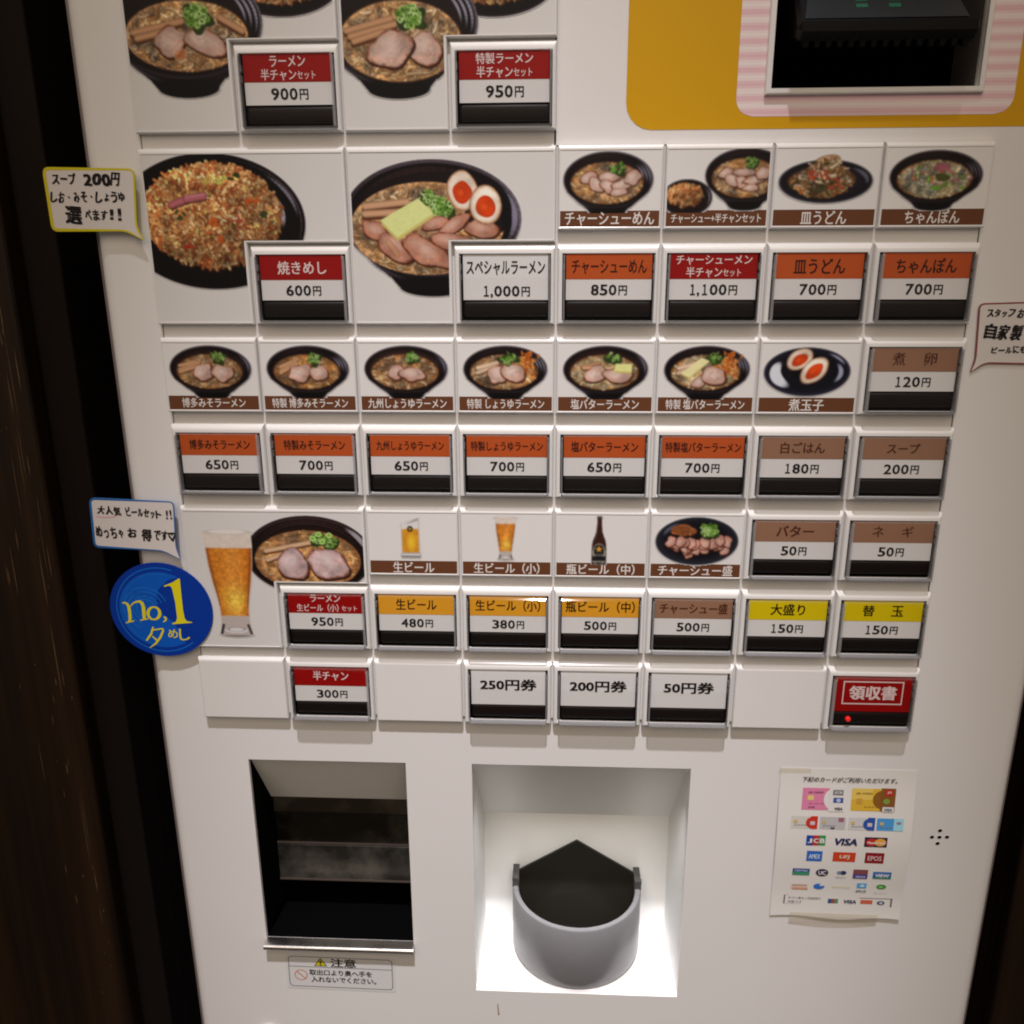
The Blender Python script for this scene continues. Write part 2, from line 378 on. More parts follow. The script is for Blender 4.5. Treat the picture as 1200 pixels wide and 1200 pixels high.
def bowl(cv, cx, cz, rx, rz, foot=True, hl=1, rim=(38, 28, 32), body=(14, 9, 10), tilt=0):
    """black bowl: outside, foot, rim, dark inside and its window highlights"""
    if foot:
        cv.poly([(cx - rx * .62, cz - rz * .75), (cx - rx * .40, cz - rz * 1.17), (cx + rx * .38, cz - rz * 1.17), (cx + rx * .62, cz - rz * .75)], body)
        cv.ell(cx, cz - rz * 1.17, rx * .39, rz * .18, (8, 6, 7))
        cv.poly([(cx - rx * .93, cz - rz * .4), (cx - rx * .5, cz - rz * 1.0), (cx + rx * .5, cz - rz * 1.0), (cx + rx * .93, cz - rz * .4)], (20, 14, 16))
        cv.arc(cx, cz - rz * .22, rx * .86, rz * .88, 205, 250, rz * .03, (60, 54, 60), .6)
    cv.ell(cx, cz, rx, rz, rim)
    cv.arc(cx, cz, rx * .975, rz * .97, 20, 160, rz * .022, (78, 66, 70), .8)
    cv.ell(cx, cz - rz * .01, rx * .955, rz * .94, (22, 13, 14), edge=(10, 6, 7), ew=.2)
    cv.arc(cx, cz, rx * .86, rz * .84, 60, 150, rz * .05, (40, 24, 22), .7)
    if hl:
        for i, k in enumerate((.93, .86, .79)):
            cv.arc(cx, cz, rx * k, rz * k, -14 + i * 6, 42, rz * .028, (150, 145, 158), .75 * hl)
        cv.arc(cx, cz, rx * .985, rz * .98, -40, 60, rz * .02, (110, 104, 112), .7 * hl)
def soup(cv, cx, cz, rx, rz, seed, cols=NOOD, base=(188, 140, 94), n=None, wd=None, sx=.80, sz=.74):
    px, pz = cx - rx * .03, cz - rz * .12; ax, az = rx * sx, rz * sz
    cv.ell(px, pz, ax * 1.03, az * 1.03, (60, 34, 20)); cv.ell(px, pz, ax, az, base, edge=(120, 78, 44), ew=.25, grain=.35)
    n = n or int(260 * min(1, rx / .8) + 60); noodles(cv, px, pz, ax, az, n, wd or max(.009, rx * .020), cols, seed)
    return px, pz, ax, az
def meat(cv, x, z, rx, rz, ang=0, seed=0, col=(188, 148, 130), hi=(214, 188, 172), edge=(112, 60, 38)):
    cv.blob(x + rx * .05, z - rz * .12, rx * 1.04, rz * 1.03, (58, 28, 16), ang, (50, 24, 14), seed, .085)
    cv.blob(x, z, rx, rz, col, ang, edge, seed, .085, .17, hi, grain=.12)
    g = np.random.default_rng(seed + 500)      # fat marbling and browned fibres
    ca, sa = math.cos(ang), math.sin(ang)
    for k in range(14):
        p, q = g.uniform(-.7, .7), g.uniform(-.6, .6); l = rx * g.uniform(.12, .35); a = ang + g.normal(0, .5)
        X_, Z_ = x + p * rx * ca - q * rz * sa, z + p * rx * sa + q * rz * ca
        cv.seg(X_, Z_, X_ + l * math.cos(a), Z_ + l * math.sin(a), min(rx, rz) * g.uniform(.05, .12), [(226, 204, 194), (168, 116, 98), (210, 170, 156), (150, 96, 76)][g.integers(4)], .18)
def negi(cv, x, z, r, seed=0, n=26):
    g = np.random.default_rng(seed)
    cv.blob(x + r * .1, z - r * .2, r, r * .75, (44, 58, 22), 0, (30, 36, 14), seed, .2)
    for k in range(n):
        t = g.random() * 6.28; d = math.sqrt(g.random()) * .85 * r; a, b = x + d * math.cos(t), z + d * math.sin(t) * .8
        c = [(112, 150, 58), (150, 184, 88), (84, 122, 40), (182, 206, 132)][g.integers(4)]
        if g.random() < .45:
            rr_ = r * g.uniform(.16, .27); cv.ell(a, b, rr_, rr_ * .8, c, g.random() * 3); cv.ell(a, b, rr_ * .5, rr_ * .4, (60, 84, 28), g.random() * 3)
        else:
            t = g.random() * 6.28; l = r * g.uniform(.15, .3); cv.seg(a, b, a + l * math.cos(t), b + l * math.sin(t), r * .07, c)
def menma(cv, x, z, L, ang, n=3, wd=.03, seed=0, col=(196, 144, 104)):
    g = np.random.default_rng(seed)
    for k in range(n):
        a = ang + g.uniform(-.12, .12); zz = z - k * wd * 1.7; xx = x + g.uniform(-.1, .1) * L
        dx, dz = math.cos(a) * L / 2, math.sin(a) * L / 2
        cv.seg(xx - dx, zz - dz - wd * .6, xx + dx, zz + dz - wd * .6, wd, (92, 52, 28), .9)
        cv.seg(xx - dx, zz - dz, xx + dx, zz + dz, wd, np.array(col) * g.uniform(.88, 1.1), 1, True, .3)
def egg(cv, x, z, rx, rz, ang, seed=0):
    cv.blob(x, z, rx * 1.02, rz * 1.02, (176, 132, 98), ang, (140, 96, 68), seed, .02)
    cv.blob(x, z + rz * .02, rx * .93, rz * .93, (226, 206, 186), ang, (206, 172, 140), seed, .02, .25, grain=.03)
    cv.blob(x, z - rz * .08, rx * .62, rz * .55, (204, 62, 18), ang, (176, 46, 12), seed, .04, .3, grain=.06)
    cv.ell(x - rx * .1, z - rz * .1, rx * .22, rz * .18, (222, 92, 34), ang, edge=(208, 70, 22), ew=.9, al=.7)
def butter(cv, pts, th, col=(212, 212, 140)):
    cv.poly([(a, b - th) for a, b in pts], (186, 166, 92)); cv.poly([(a + th * .2, b - th * .5) for a, b in pts], (196, 180, 104)); cv.poly(pts, col, grain=.03)
def rice(cv, cx, cz, rx, rz, n, gl, seed, top=1.0):
    """heap of fried rice grains"""
    g = np.random.default_rng(seed)
    cv.blob(cx, cz, rx, rz, (132, 64, 26), 0, (92, 40, 16), seed, .04, grain=.5)
    P = []
    for k in range(n):
        t = g.random() * 6.28; r = math.sqrt(g.random()) * 1.0; P.append((cz + rz * r * math.sin(t), cx + rx * r * math.cos(t)))
    P.sort(reverse=True)
    for z, x in P:
        up = (z - cz) / rz; a = g.random() * 3.14; l = gl * g.uniform(.6, 1.2)
        c = [(210, 156, 98), (190, 124, 70), (222, 178, 124), (168, 98, 52), (200, 140, 82), (142, 76, 40)][g.integers(6)]
        q = g.random()
        if q < .015: c = (198, 84, 34)
        elif q < .020: c = (96, 104, 40)
        elif q < .07: c = (222, 190, 104)
        k_ = g.uniform(.94, 1.20) + .16 * up - .10 * (x - cx) / rx
        dx, dz = math.cos(a) * l / 2, math.sin(a) * l / 2
        cv.seg(x - dx + gl * .12, z - dz - gl * .28, x + dx + gl * .12, z + dz - gl * .28, gl * .26, (96, 44, 18), .42)
        cv.seg(x - dx, z - dz, x + dx, z + dz, gl * .24, np.clip(np.array(c) * k_, 0, 250), 1, True, .3)
    w_ = cv.win(cx, cz, max(rx, rz) * 1.1)
    if w_:     # clumps of the heap catch more or less light in the printed photograph
        dx = (cv.X[w_[1]][None] - cx) / rx; dz = (cv.Z[w_[0]][:, None] - cz) / rz; m_ = np.clip((1.08 - np.hypot(dx, dz)) * 8, 0, 1)
        g_ = vnoise(m_.shape, max(3, gl * cv.k * 1.3), g); f_ = .66 + .50 * g_ + .10 * (dz - dx)
        cv.c[w_] = np.clip(cv.c[w_] * (1 + (f_ - 1) * m_)[..., None], 0, 245)

# ------------------------------------------------------------------ the place: floor, wall, posts
def wood(name, base, dark, rough=.45, scale=60):
    m = bpy.data.materials.new(name); m.use_nodes = True; nt = m.node_tree; b = nt.nodes['Principled BSDF']; MATS[name] = m
    tc = nt.nodes.new('ShaderNodeTexCoord'); mp = nt.nodes.new('ShaderNodeMapping'); mp.inputs['Scale'].default_value = (1, 1, .04)
    n1 = nt.nodes.new('ShaderNodeTexNoise'); n1.inputs['Scale'].default_value = scale; n1.inputs['Detail'].default_value = 6; n1.inputs['Distortion'].default_value = .4
    cr = nt.nodes.new('ShaderNodeValToRGB'); cr.color_ramp.elements[0].position = .35; cr.color_ramp.elements[1].position = .72
    cr.color_ramp.elements[0].color = (*dark, 1); cr.color_ramp.elements[1].color = (*base, 1)
    n2 = nt.nodes.new('ShaderNodeTexNoise'); n2.inputs['Scale'].default_value = scale * 5; n2.inputs['Detail'].default_value = 3
    mp2 = nt.nodes.new('ShaderNodeMapping'); mp2.inputs['Scale'].default_value = (1, 1, .012)
    c2 = nt.nodes.new('ShaderNodeValToRGB'); c2.color_ramp.elements[0].position = .70; c2.color_ramp.elements[1].position = .76
    c2.color_ramp.elements[0].color = (0, 0, 0, 1); c2.color_ramp.elements[1].color = (1, 1, 1, 1)
    mx = nt.nodes.new('ShaderNodeMix'); mx.data_type = 'RGBA'; mx.inputs[7].default_value = (base[0] * 3.2, base[1] * 3, base[2] * 2.6, 1)
    ln = nt.links.new
    ln(tc.outputs['Object'], mp.inputs[0]); ln(mp.outputs[0], n1.inputs[0]); ln(n1.outputs[0], cr.inputs[0])
    ln(tc.outputs['Object'], mp2.inputs[0]); ln(mp2.outputs[0], n2.inputs[0]); ln(n2.outputs[0], c2.inputs[0])
    ln(c2.outputs[0], mx.inputs[0]); ln(cr.outputs[0], mx.inputs[6]); ln(mx.outputs[2], b.inputs['Base Color'])
    bp = nt.nodes.new('ShaderNodeBump'); bp.inputs['Strength'].default_value = .5; bp.inputs['Distance'].default_value = .002
    ln(n1.outputs[0], bp.inputs['Height']); ln(bp.outputs[0], b.inputs['Normal']); b.inputs['Roughness'].default_value = rough
    b.inputs['Specular IOR Level'].default_value = .25
    return m
WOODL = wood('dark_stained_wood', (.034, .0165, .0065), (.0085, .0036, .0014), .55)
WOODD = wood('black_stained_wood', (.0065, .0022, .0014), (.0025, .0010, .0008), .8)
FLZ = -24.0
mb = MB(); mb.box(-40, 50, -60, 9.5, FLZ - 1, FLZ); build('floor', mb, mat('floor_stone', (.05, .045, .04), .5, noise=(6, .3, 5)), kind='structure')
mb = MB(); mb.box(-40, 50, 8.4, 9.4, FLZ, 20); build('wall', mb, WOODD, kind='structure')
mb = MB(); mb.box(-2.1, 0, -.0, 2.5, 0, 44, b=.06)
build('wooden_post', mb, WOODL, None, (-2.0 + .12, .75, FLZ), label='dark brown wooden post with scuffed edge left of the ticket machine', category='post')
mb = MB(); g_ = random.Random(9)
for k in range(90):
    x = -abs(g_.gauss(0, .28)) - .09; z = g_.uniform(10, 26); h = g_.choice([.05, .12, .3, .6, .9]) * g_.uniform(.5, 1.3); q = g_.uniform(.004, .011)
    if x < -1.9: continue
    mb.face([(x, -.004, z), (x + q, -.004, z + h * .3), (x + q * .6, -.004, z + h), (x - q * .3, -.004, z + h * .6)])
build('scratches', mb, mat('bare_scratched_wood', (.13, .075, .035), .7), bpy.data.objects['wooden_post'], (-2.0 + .12, .75, FLZ), flip=False, kind='stuff')
mb = MB(); mb.box(0, .42, 0, 2.0, 0, 44, b=.03)
build('wooden_board', mb, WOODD, None, (-1.865, 1.0, FLZ), label='nearly black narrow board between the brown post and the machine', category='board')
mb = MB(); mb.box(0, 3.4, 0, 2.5, 0, 44, b=.05)
build('wooden_partition', mb, WOODL, None, (10.02, 1.0, FLZ), label='dark brown wooden partition right of the ticket machine', category='partition')

# ------------------------------------------------------------------ machine
MX0, MX1, MZT, MZB = -0.585, 9.225, 6.0, FLZ + 1.2
mach = empty('ticket_machine', (4.3, 1.5, FLZ), label='white ramen meal ticket vending machine with rows of food photos and price buttons', category='vending machine')
holes = [('pocket', .44, 2.30, -10.15, -7.56), ('tray', 3.075, 5.60, -10.84, -7.555), ('slot', 5.94, 7.78, -.43, 2.9)]
xs = sorted({MX0 + .15, MX1 - .15} | {h[1] for h in holes} | {h[2] for h in holes}); zs = sorted({MZT, MZB} | {h[3] for h in holes} | {h[4] for h in holes})
mb = MB()
for i in range(len(xs) - 1):
    for j in range(len(zs) - 1):
        xm, zm = (xs[i] + xs[i + 1]) / 2, (zs[j] + zs[j + 1]) / 2
        if any(h[1] < xm < h[2] and h[3] < zm < h[4] for h in holes): continue
        mb.rect(xs[i], xs[i + 1], zs[j], zs[j + 1], DP)
for h in holes:   # returns of the openings
    _, a, b, c, d = h; t = DP + .05
    mb.loops([[(a, DP, c), (b, DP, c), (b, DP, d), (a, DP, d)], [(a, t, c), (b, t, c), (b, t, d), (a, t, d)]], capa=False, capb=False)
for sx, sg in ((MX0, 1), (MX1, -1)):   # rolled edges of the door
    pr_ = [(sx + sg * .15, DP)] + [(sx + sg * (.15 - .13 * math.sin(a)), DP + .13 * (1 - math.cos(a))) for a in np.radians([15, 30, 45, 60, 75, 90])] + [(sx + sg * .02, DP + .35)]
    mb.loops([[(x, y, MZB) for x, y in pr_], [(x, y, MZT) for x, y in pr_]], capa=False, capb=False, closed=False)
build('door_panel', mb, DOOR, mach, flip=False, smooth=35)
mb = MB(); mb.box(MX0, MX1, DP + .40, 6.5, MZB, MZT); 
# hollow where the recesses are: keep the cabinet behind them
mb = MB()
mb.box(MX0, MX0 + .06, DP + .36, 6.5, MZB, MZT); mb.box(MX1 - .06, MX1, DP + .36, 6.5, MZB, MZT)
mb.box(MX0 + .06, MX1 - .06, 6.4, 6.5, MZB, MZT); mb.box(MX0 + .06, MX1 - .06, DP + .36, 6.4, MZT - .1, MZT); mb.box(MX0 + .06, MX1 - .06, DP + .36, 6.4, MZB, MZB + .1)
build('cabinet', mb, SIDE, mach, flip=False)
for xa, xb in ((MX0 - .040, MX0 - .002), (MX1 + .002, MX1 + .040)):
    mb = MB(); mb.box(xa, xb, DP + .16, DP + .34, MZB, MZT, b=.012); build('edge_trim', mb, SIDE, mach)
for fx in (.2, 7.6):
    for fy in (1.0, 5.2):
        mb = MB(); mb.box(0, .9, 0, .9, 0, MZB - FLZ); build('foot', mb, BLACK, mach, (fx, fy, FLZ))
# menu backing plate, a hair proud of the door
mb = MB()
mb.box(.035, 7.97, DP - .02, DP - .002, -6 * RP - MH - RP + .05, -RP - .01); mb.box(.035, 3.97, DP - .02, DP - .002, -RP - .009, 3.4)
build('menu_backing_plate', mb, mat('backing_plate_paint', ob(190, 180, 172, .78), .45, noise=(14, .04, 4)), mach)
mb = MB(); mb.box(.022, 7.985, DP - .008, DP - .001, -6 * RP - MH - RP + .038, -RP + .002); mb.box(.022, 3.985, DP - .008, DP - .001, -RP + .003, 3.4)
build('backing_plate_seam', mb, BLACKM, mach)  # black sheet whose rim draws the thin dark seam line round the plate

G = .010
CARD = {'red': (ob(140, 6, 4), ob(214, 186, 178)), 'orange': (ob(176, 74, 28), ob(52, 16, 8)), 'brown': (ob(140, 100, 76), ob(74, 34, 18)),
        'yellow': (ob(204, 176, 6), ob(34, 24, 8)), 'amber': (ob(210, 142, 34), ob(44, 24, 10)), 'white': (ob(206, 196, 190), ob(28, 22, 22))}
WHC = ob(206, 197, 190, .70); TXT = ob(24, 20, 22)
HOUSE = None; CAPM = None; BARM = None; WELL = None
def shared(o, me_name): return o.data
_proto = {}
def proto(key, name, fn, mats, **kw):
    """part mesh made once, then shared"""
    if key not in _proto:
        m_ = MB(); fn(m_); o = build(name, m_, mats, **kw); _proto[key] = o.data; me = o.data; bpy.data.objects.remove(o)
    return _proto[key]
def inst(name, me, parent, loc, **kw):
    o = link(bpy.data.objects.new(name, me), parent, loc)
    for k, v in kw.items(): o[k] = v
    return o
def fn_house(m_): frame(m_, G, 1 - G, -MH, 0, .058, .950, -MH + .030, -.082, 0, DP - .005, .028, .028, .066, .02, yi=DP - .03, depth=.055)
def fn_well(m_):
    m_.rect(.05, .96, -.75, -.07, .055)
    for z in (-.21, -.30): m_.box(.066, .080, -.01, .054, z - .03, z + .03); m_.box(.930, .944, -.01, .054, z - .03, z + .03)
CF = -.082
def fn_cap(m_):
    x0, x1, z0, z1 = .068, .942, -.724, -.088
    P = rr(x0, x1, z0, z1, .018, 2); Q = rr(x0 + .014, x1 - .014, z0 + .014, z1 - .014, .012, 2)
    k = len(P)
    L = [[(a, .05, b) for a, b in P], [(a, CF + .014, b) for a, b in P], [(a, CF, b) for a, b in Q]]
    n = len(m_.v); m_.loops(L, mi=1, capa=False, capb=False)
    for i, f in enumerate(m_.f):
        if sum(m_.v[j][2] for j in f) / 4 > -.10: m_.m[i] = 0
    m_.face([(a, CF, b) for a, b in Q], mi=0)
def fn_bar(m_):
    prof = []
    for i in range(9):
        a = math.pi * i / 8; prof.append((-.070 * math.cos(a) * 1.04, -.016 * math.sin(a) ** .5))
    L = []
    for x, k in ((.100, .80), (.106, .95), (.118, 1), (.905, 1), (.917, .95), (.923, .80)):
        L.append([(x, .03 + b * k - .0, -.607 + a * k) for a, b in prof])
    m_.loops(L)
def menu_button(col, row, kind, lines, price, label, split=.325, tcol=None):
    z = -row * RP
    o = inst('menu_button', proto('house', 'menu_button', fn_house, WHITE), mach, (col, 0, z), label=label)
    inst('button_well', proto('well', 'button_well', fn_well, [GREYP]), o, (col, 0, z))
    m_ = MB(); cc, tc_ = CARD[kind]; x0, x1 = .095, .922; tc_ = tcol or tc_
    full = price is None
    m_.box(0, x1 - x0, 0, .008, -.432, 0, WHC)
    zs_ = -.432 if (full and kind == 'red') else -(split - .088)
    if kind != 'white': m_.rect(0, x1 - x0, zs_, 0, -.002, cc)
    inst_card = build('name_card', m_, INK, o, (col + x0, .012, z - .088), flip=False)
    t = MB()
    for (s, tx, tz, tw, th, bold) in lines: put_text(t, s, tx, tz, tw, th, 0, tc_, bold)
    if price:
        n, yen = price[:-1], price[-1]; wn = .086 * len(n.replace(',', '')) + .03 * n.count(','); wy = .078; tot = wn + wy + .015
        zc = -.425 if kind != 'white' else -.435; cur = .51 - tot / 2
        for ch in n:
            if ch == ',': put_text(t, ',', cur + .010, zc - .044, .018, .034, 0, TXT, .02); cur += .03; continue
            if ch == '1': put_text(t, '\uff11', cur + .043, zc, .044, .098, 0, TXT, .030)
            else: put_text(t, ch, cur + .042, zc, .070, .098, 0, TXT, .016)
            cur += .086
        put_text(t, yen, .51 + tot / 2 - wy / 2, zc - .004, wy, .088, 0, TXT, .02)
    if kind == 'red' and full:
        for a, b, c, d in ((.185, .835, -.165, -.15), (.185, .835, -.432, -.417), (.185, .198, -.417, -.165), (.822, .835, -.417, -.165)): t.rect(a, b, min(c, d), max(c, d), 0, tc_)
    build('lettering', t, INK, o, (col, .0085, z), flip=False)
    inst('lamp_bar', proto('bar', 'lamp_bar', fn_bar, DARKB, smooth=50), o, (col, 0, z))
    if row == 7 and col == 7:
        l = MB(); L = []
        for r_, y_ in ((.030, .01), (.028, -.012), (.016, -.02)): L.append([(r_ * math.cos(a), y_, r_ * math.sin(a)) for a in np.linspace(0, 6.283, 13)[:-1]])
        l.loops(L); build('indicator_light', l, mat('red_led', (.6, .01, .01), .3, emit=((1, .015, .01), .4)), o, (col + .27, -.005, z - .607))
    inst('clear_cap', proto('cap', 'clear_cap', fn_cap, [CLEAR, FROST]), o, (col, 0, z))
    return o
def L1(s, wd, ht=.13, zc=-.21, b=.018): return [(s, .51, zc, wd, ht, b)]
def two(a, wa, b, wb, c=None, wc=0):
    out = [(a, .51, -.150, wa, .092, .016)]
    if c: x0 = .51 - (wb + wc + .01) / 2; out += [(b, x0 + wb / 2, -.262, wb, .096, .016), (c, x0 + wb + .01 + wc / 2, -.268, wc, .07, .012)]
    else: out.append((b, .51, -.262, wb, .096, .016))
    return out
yen = '円'
BT = [
 (1, 0, 'red', two('ラーメン', .33, '半チャン', .33, 'セット', .17), '900' + yen, 'red and white button for the ramen and half fried rice set, priced 900円'),
 (3, 0, 'red', two('特製ラーメン', .52, '半チャン', .33, 'セット', .17), '950' + yen, 'red and white button for the special ramen set, priced 950円 near the top'),
 (1, 2, 'red', L1('焼きめし', .48, .125, -.21, .016), '600' + yen, 'red and white button beside the fried rice photo, priced 600円'),
 (3, 2, 'white', [('スペシャルラーメン', .51, -.215, .76, .13, .018)], '1,000' + yen, 'plain white button with black writing, priced 1,000円'),
 (4, 2, 'orange', L1('チャーシューめん', .72), '850' + yen, 'orange button priced 850円'),
 (5, 2, 'red', [('チャーシューメン', .51, -.150, .72, .085, .014)] + two('ー', .01, '半チャン', .34, 'セット', .17)[1:], '1,100' + yen, 'red button priced 1,100円'),
 (6, 2, 'orange', L1('皿うどん', .48, .14, -.21), '700' + yen, 'orange plate noodle button under its photo, priced 700円'),
 (7, 2, 'orange', L1('ちゃんぽん', .56, .14, -.21), '700' + yen, 'orange button at the right end of its row, priced 700円'),
 (7, 3, 'brown', [('煮', .36, -.20, .12, .125, .012), ('卵', .66, -.20, .12, .125, .012)], '120' + yen, 'brown boiled egg button priced 120円'),
 (0, 4, 'orange', L1('博多みそラーメン', .64, .105), '650' + yen, 'orange button at the left end of its row, priced 650円'),
 (1, 4, 'orange', L1('特製みそラーメン', .64, .105), '700' + yen, 'orange special miso ramen button priced 700円'),
 (2, 4, 'orange', L1('九州しょうゆラーメン', .70, .10), '650' + yen, 'orange soy sauce ramen button priced 650円'),
 (3, 4, 'orange', L1('特製しょうゆラーメン', .74, .10), '700' + yen, 'orange special soy sauce ramen button priced 700円'),
 (4, 4, 'orange', L1('塩バターラーメン', .68, .105), '650' + yen, 'orange salt butter ramen button priced 650円'),
 (5, 4, 'orange', L1('特製塩バターラーメン', .76, .105), '700' + yen, 'orange special salt butter ramen button priced 700円'),
 (6, 4, 'brown', L1('白ごはん', .44, .115), '180' + yen, 'brown white rice button priced 180円'),
 (7, 4, 'brown', L1('スープ', .32, .10), '200' + yen, 'brown soup button priced 200円'),
 (6, 5, 'brown', L1('バター', .38, .12), '50' + yen, 'brown butter button priced 50円'),
 (7, 5, 'brown', [('ネ', .36, -.205, .11, .115, .012), ('ギ', .66, -.205, .11, .115, .012)], '50' + yen, 'brown spring onion button priced 50円'),
 (1, 6, 'red', [('ラーメン', .51, -.150, .33, .085, .016), ('生ビール（小）', .42, -.262, .46, .09, .014), ('セット', .77, -.266, .17, .062, .012)], '950' + yen, 'red button beside the beer and ramen photo, priced 950円'),
 (2, 6, 'amber', L1('生ビール', .44, .125, -.205, .016), '480' + yen, 'amber beer button priced 480円'),
 (3, 6, 'amber', L1('生ビール（小）', .70, .13, -.205, .016), '380' + yen, 'amber small beer button priced 380円'),
 (4, 6, 'amber', L1('瓶ビール（中）', .74, .13, -.205, .016), '500' + yen, 'amber bottled beer button priced 500円'),
 (5, 6, 'brown', L1('チャーシュー盛', .72, .12), '500' + yen, 'brown sliced pork button priced 500円'),
 (6, 6, 'yellow', L1('大盛り', .36, .13, -.205, .016), '150' + yen, 'yellow large serving button priced 150円'),
 (7, 6, 'yellow', [('替', .36, -.205, .12, .125, .016), ('玉', .66, -.205, .12, .12, .016)], '150' + yen, 'yellow extra noodles button priced 150円'),
 (1, 7, 'red', L1('半チャン', .40, .115, -.20, .016), '300' + yen, 'red half fried rice button priced 300円'),
 (3, 7, 'white', [('250円券', .51, -.27, .62, .135, .026)], None, 'white ticket button reading 250円券'),
 (4, 7, 'white', [('200円券', .51, -.27, .62, .135, .026)], None, 'white ticket button reading 200円券'),
 (5, 7, 'white', [('50円券', .51, -.27, .54, .135, .026)], None, 'white ticket button reading 50円券'),
 (7, 7, 'red', [('領収書', .51, -.29, .50, .165, .03)], None, 'red receipt button with a lit red light'),
]
for b_ in BT: menu_button(*b_)

# picture panels -----------------------------------------------------------------
STRIP = ob(96, 56, 34); STXT = ob(208, 194, 184)
def fn_pic(m_): frame(m_, G, 1 - G, -MH, 0, .026, .974, -MH + .022, -.045, 0, DP - .005, .016, .016, .042, .016, yi=.004, depth=.035)
def fn_blank(m_): frame(m_, G, 1 - G, -MH, 0, None, None, None, None, 0, DP - .005, .02, .02, .042, .02, depth=.035)
def picture_panel(col, row, cap, wd, ht, label, paint=None):
    z = -row * RP
    o = inst('picture_panel', proto('pic', 'picture_panel', fn_pic, WHITE), mach, (col, 0, z), label=label)
    m_ = MB(); m_.rect(.02, .98, -MH + .018, -.04, .0045); build('panel_insert', m_, PANEL, o, (col, 0, z), flip=False)
    m_ = MB(); m_.rect(.032, .968, -.728, -.585, .0025, STRIP); build('caption_strip', m_, INK, o, (col, 0, z), flip=False)
    m_ = MB(); put_text(m_, cap, .5, -.657, wd, ht, .001, STXT, .016); build('lettering', m_, INK, o, (col, 0, z), flip=False)
    cv = Canvas(col + .034, col + .966, z - .05, z - .605, 130); paint(cv, col, z)
    cv.mesh('food_photo', o, .0012)
    return o
def small_ramen(seed, meats, ng, extras=None, rim=(38, 28, 32), cx=.50, cz=-.31, rx=.42, rz=.235, base=(188, 140, 94), cols=NOOD, foot=True, inside=None):
    def f(cv, c, z):
        bowl(cv, c + cx, z + cz, rx, rz, foot, .9, rim)
        if inside: cv.ell(c + cx - .02, z + cz, rx * .93, rz * .90, inside, edge=(16, 9, 9), ew=.5, al=.85)
        soup(cv, c + cx, z + cz, rx, rz, seed, cols, base, 170, .0095)
        if extras: extras(cv, c, z)
        for i, (x, y, a, b, an) in enumerate(meats): meat(cv, c + x, z + y, a, b, an, seed + i)
        if ng: negi(cv, c + ng[0], z + ng[1], ng[2], seed, 22)
    return f
def x_menma(x, y, L, a, n=3, w_=.016):
    return lambda cv, c, z: menma(cv, c + x, z + y, L, a, n, w_, 3)
FIVE = [(.30, -.29, .085, .055, .3), (.37, -.35, .085, .06, -.6), (.50, -.28, .12, .045, .1), (.48, -.37, .08, .055, -.7), (.62, -.35, .12, .045, .25), (.71, -.29, .085, .06, .4), (.58, -.42, .085, .035, .1)]
def p_charsiu(cv, c, z): small_ramen(11, FIVE, (.56, -.205, .075), cx=.48, cz=-.31, rx=.42, rz=.25)(cv, c, z)
def p_set(cv, c, z):
    bowl(cv, c + .76, z - .275, .38, .235, True, .8); soup(cv, c + .76, z - .275, .38, .235, 21, n=150, wd=.0095)
    for i, (x, y, a, b, an) in enumerate([(x * .82 + .33, y + .03, a * .85, b * .9, an) for x, y, a, b, an in FIVE]): meat(cv, c + x, z + y, a, b, an, 30 + i)
    negi(cv, c + .80, z - .165, .065, 5, 20)
    cv.ell(c + .22, z - .475, .235, .165, (34, 24, 28)); cv.ell(c + .22, z - .47, .215, .145, (20, 12, 12)); cv.arc(c + .22, z - .475, .21, .14, -30, 40, .007, (120, 116, 124), .7)
    rice(cv, c + .20, z - .45, .165, .105, 260, .028, 9)
def p_sara(cv, c, z):
    cv.ell(c + .49, z - .34, .43, .19, (38, 34, 40)); cv.ell(c + .49, z - .335, .41, .175, (28, 25, 31), edge=(18, 14, 18), ew=.4)
    cv.arc(c + .50, z - .335, .37, .14, -10, 55, .018, (86, 84, 96), .7)
    cols = [(196, 150, 96), (172, 118, 66), (214, 178, 130), (140, 88, 44), (188, 132, 70)]
    cv.blob(c + .46, z - .33, .28, .155, (132, 84, 44), 0, (80, 44, 22), 4, .08, grain=.5)
    noodles(cv, c + .46, z - .34, .29, .15, 220, .009, cols, 41, (70, 38, 18)); cv.blob(c + .49, z - .22, .15, .10, (176, 132, 92), 0, (140, 90, 50), 6, .12, grain=.5)
    noodles(cv, c + .49, z - .22, .16, .10, 90, .010, cols + [(214, 196, 160)], 42, (90, 54, 28))
    g = np.random.default_rng(7)
    for k in range(60):
        x, y = c + .47 + g.normal(0, .11), z - .28 + g.normal(0, .07)
        cv.seg(x, y, x + g.normal(0, .03), y + g.normal(0, .02), .009, [(200, 74, 34), (52, 56, 24), (222, 206, 174), (188, 60, 40), (206, 170, 150)][g.integers(5)])
    cv.ell(c + .46, z - .40, .06, .04, (48, 46, 24), .2, al=.8)
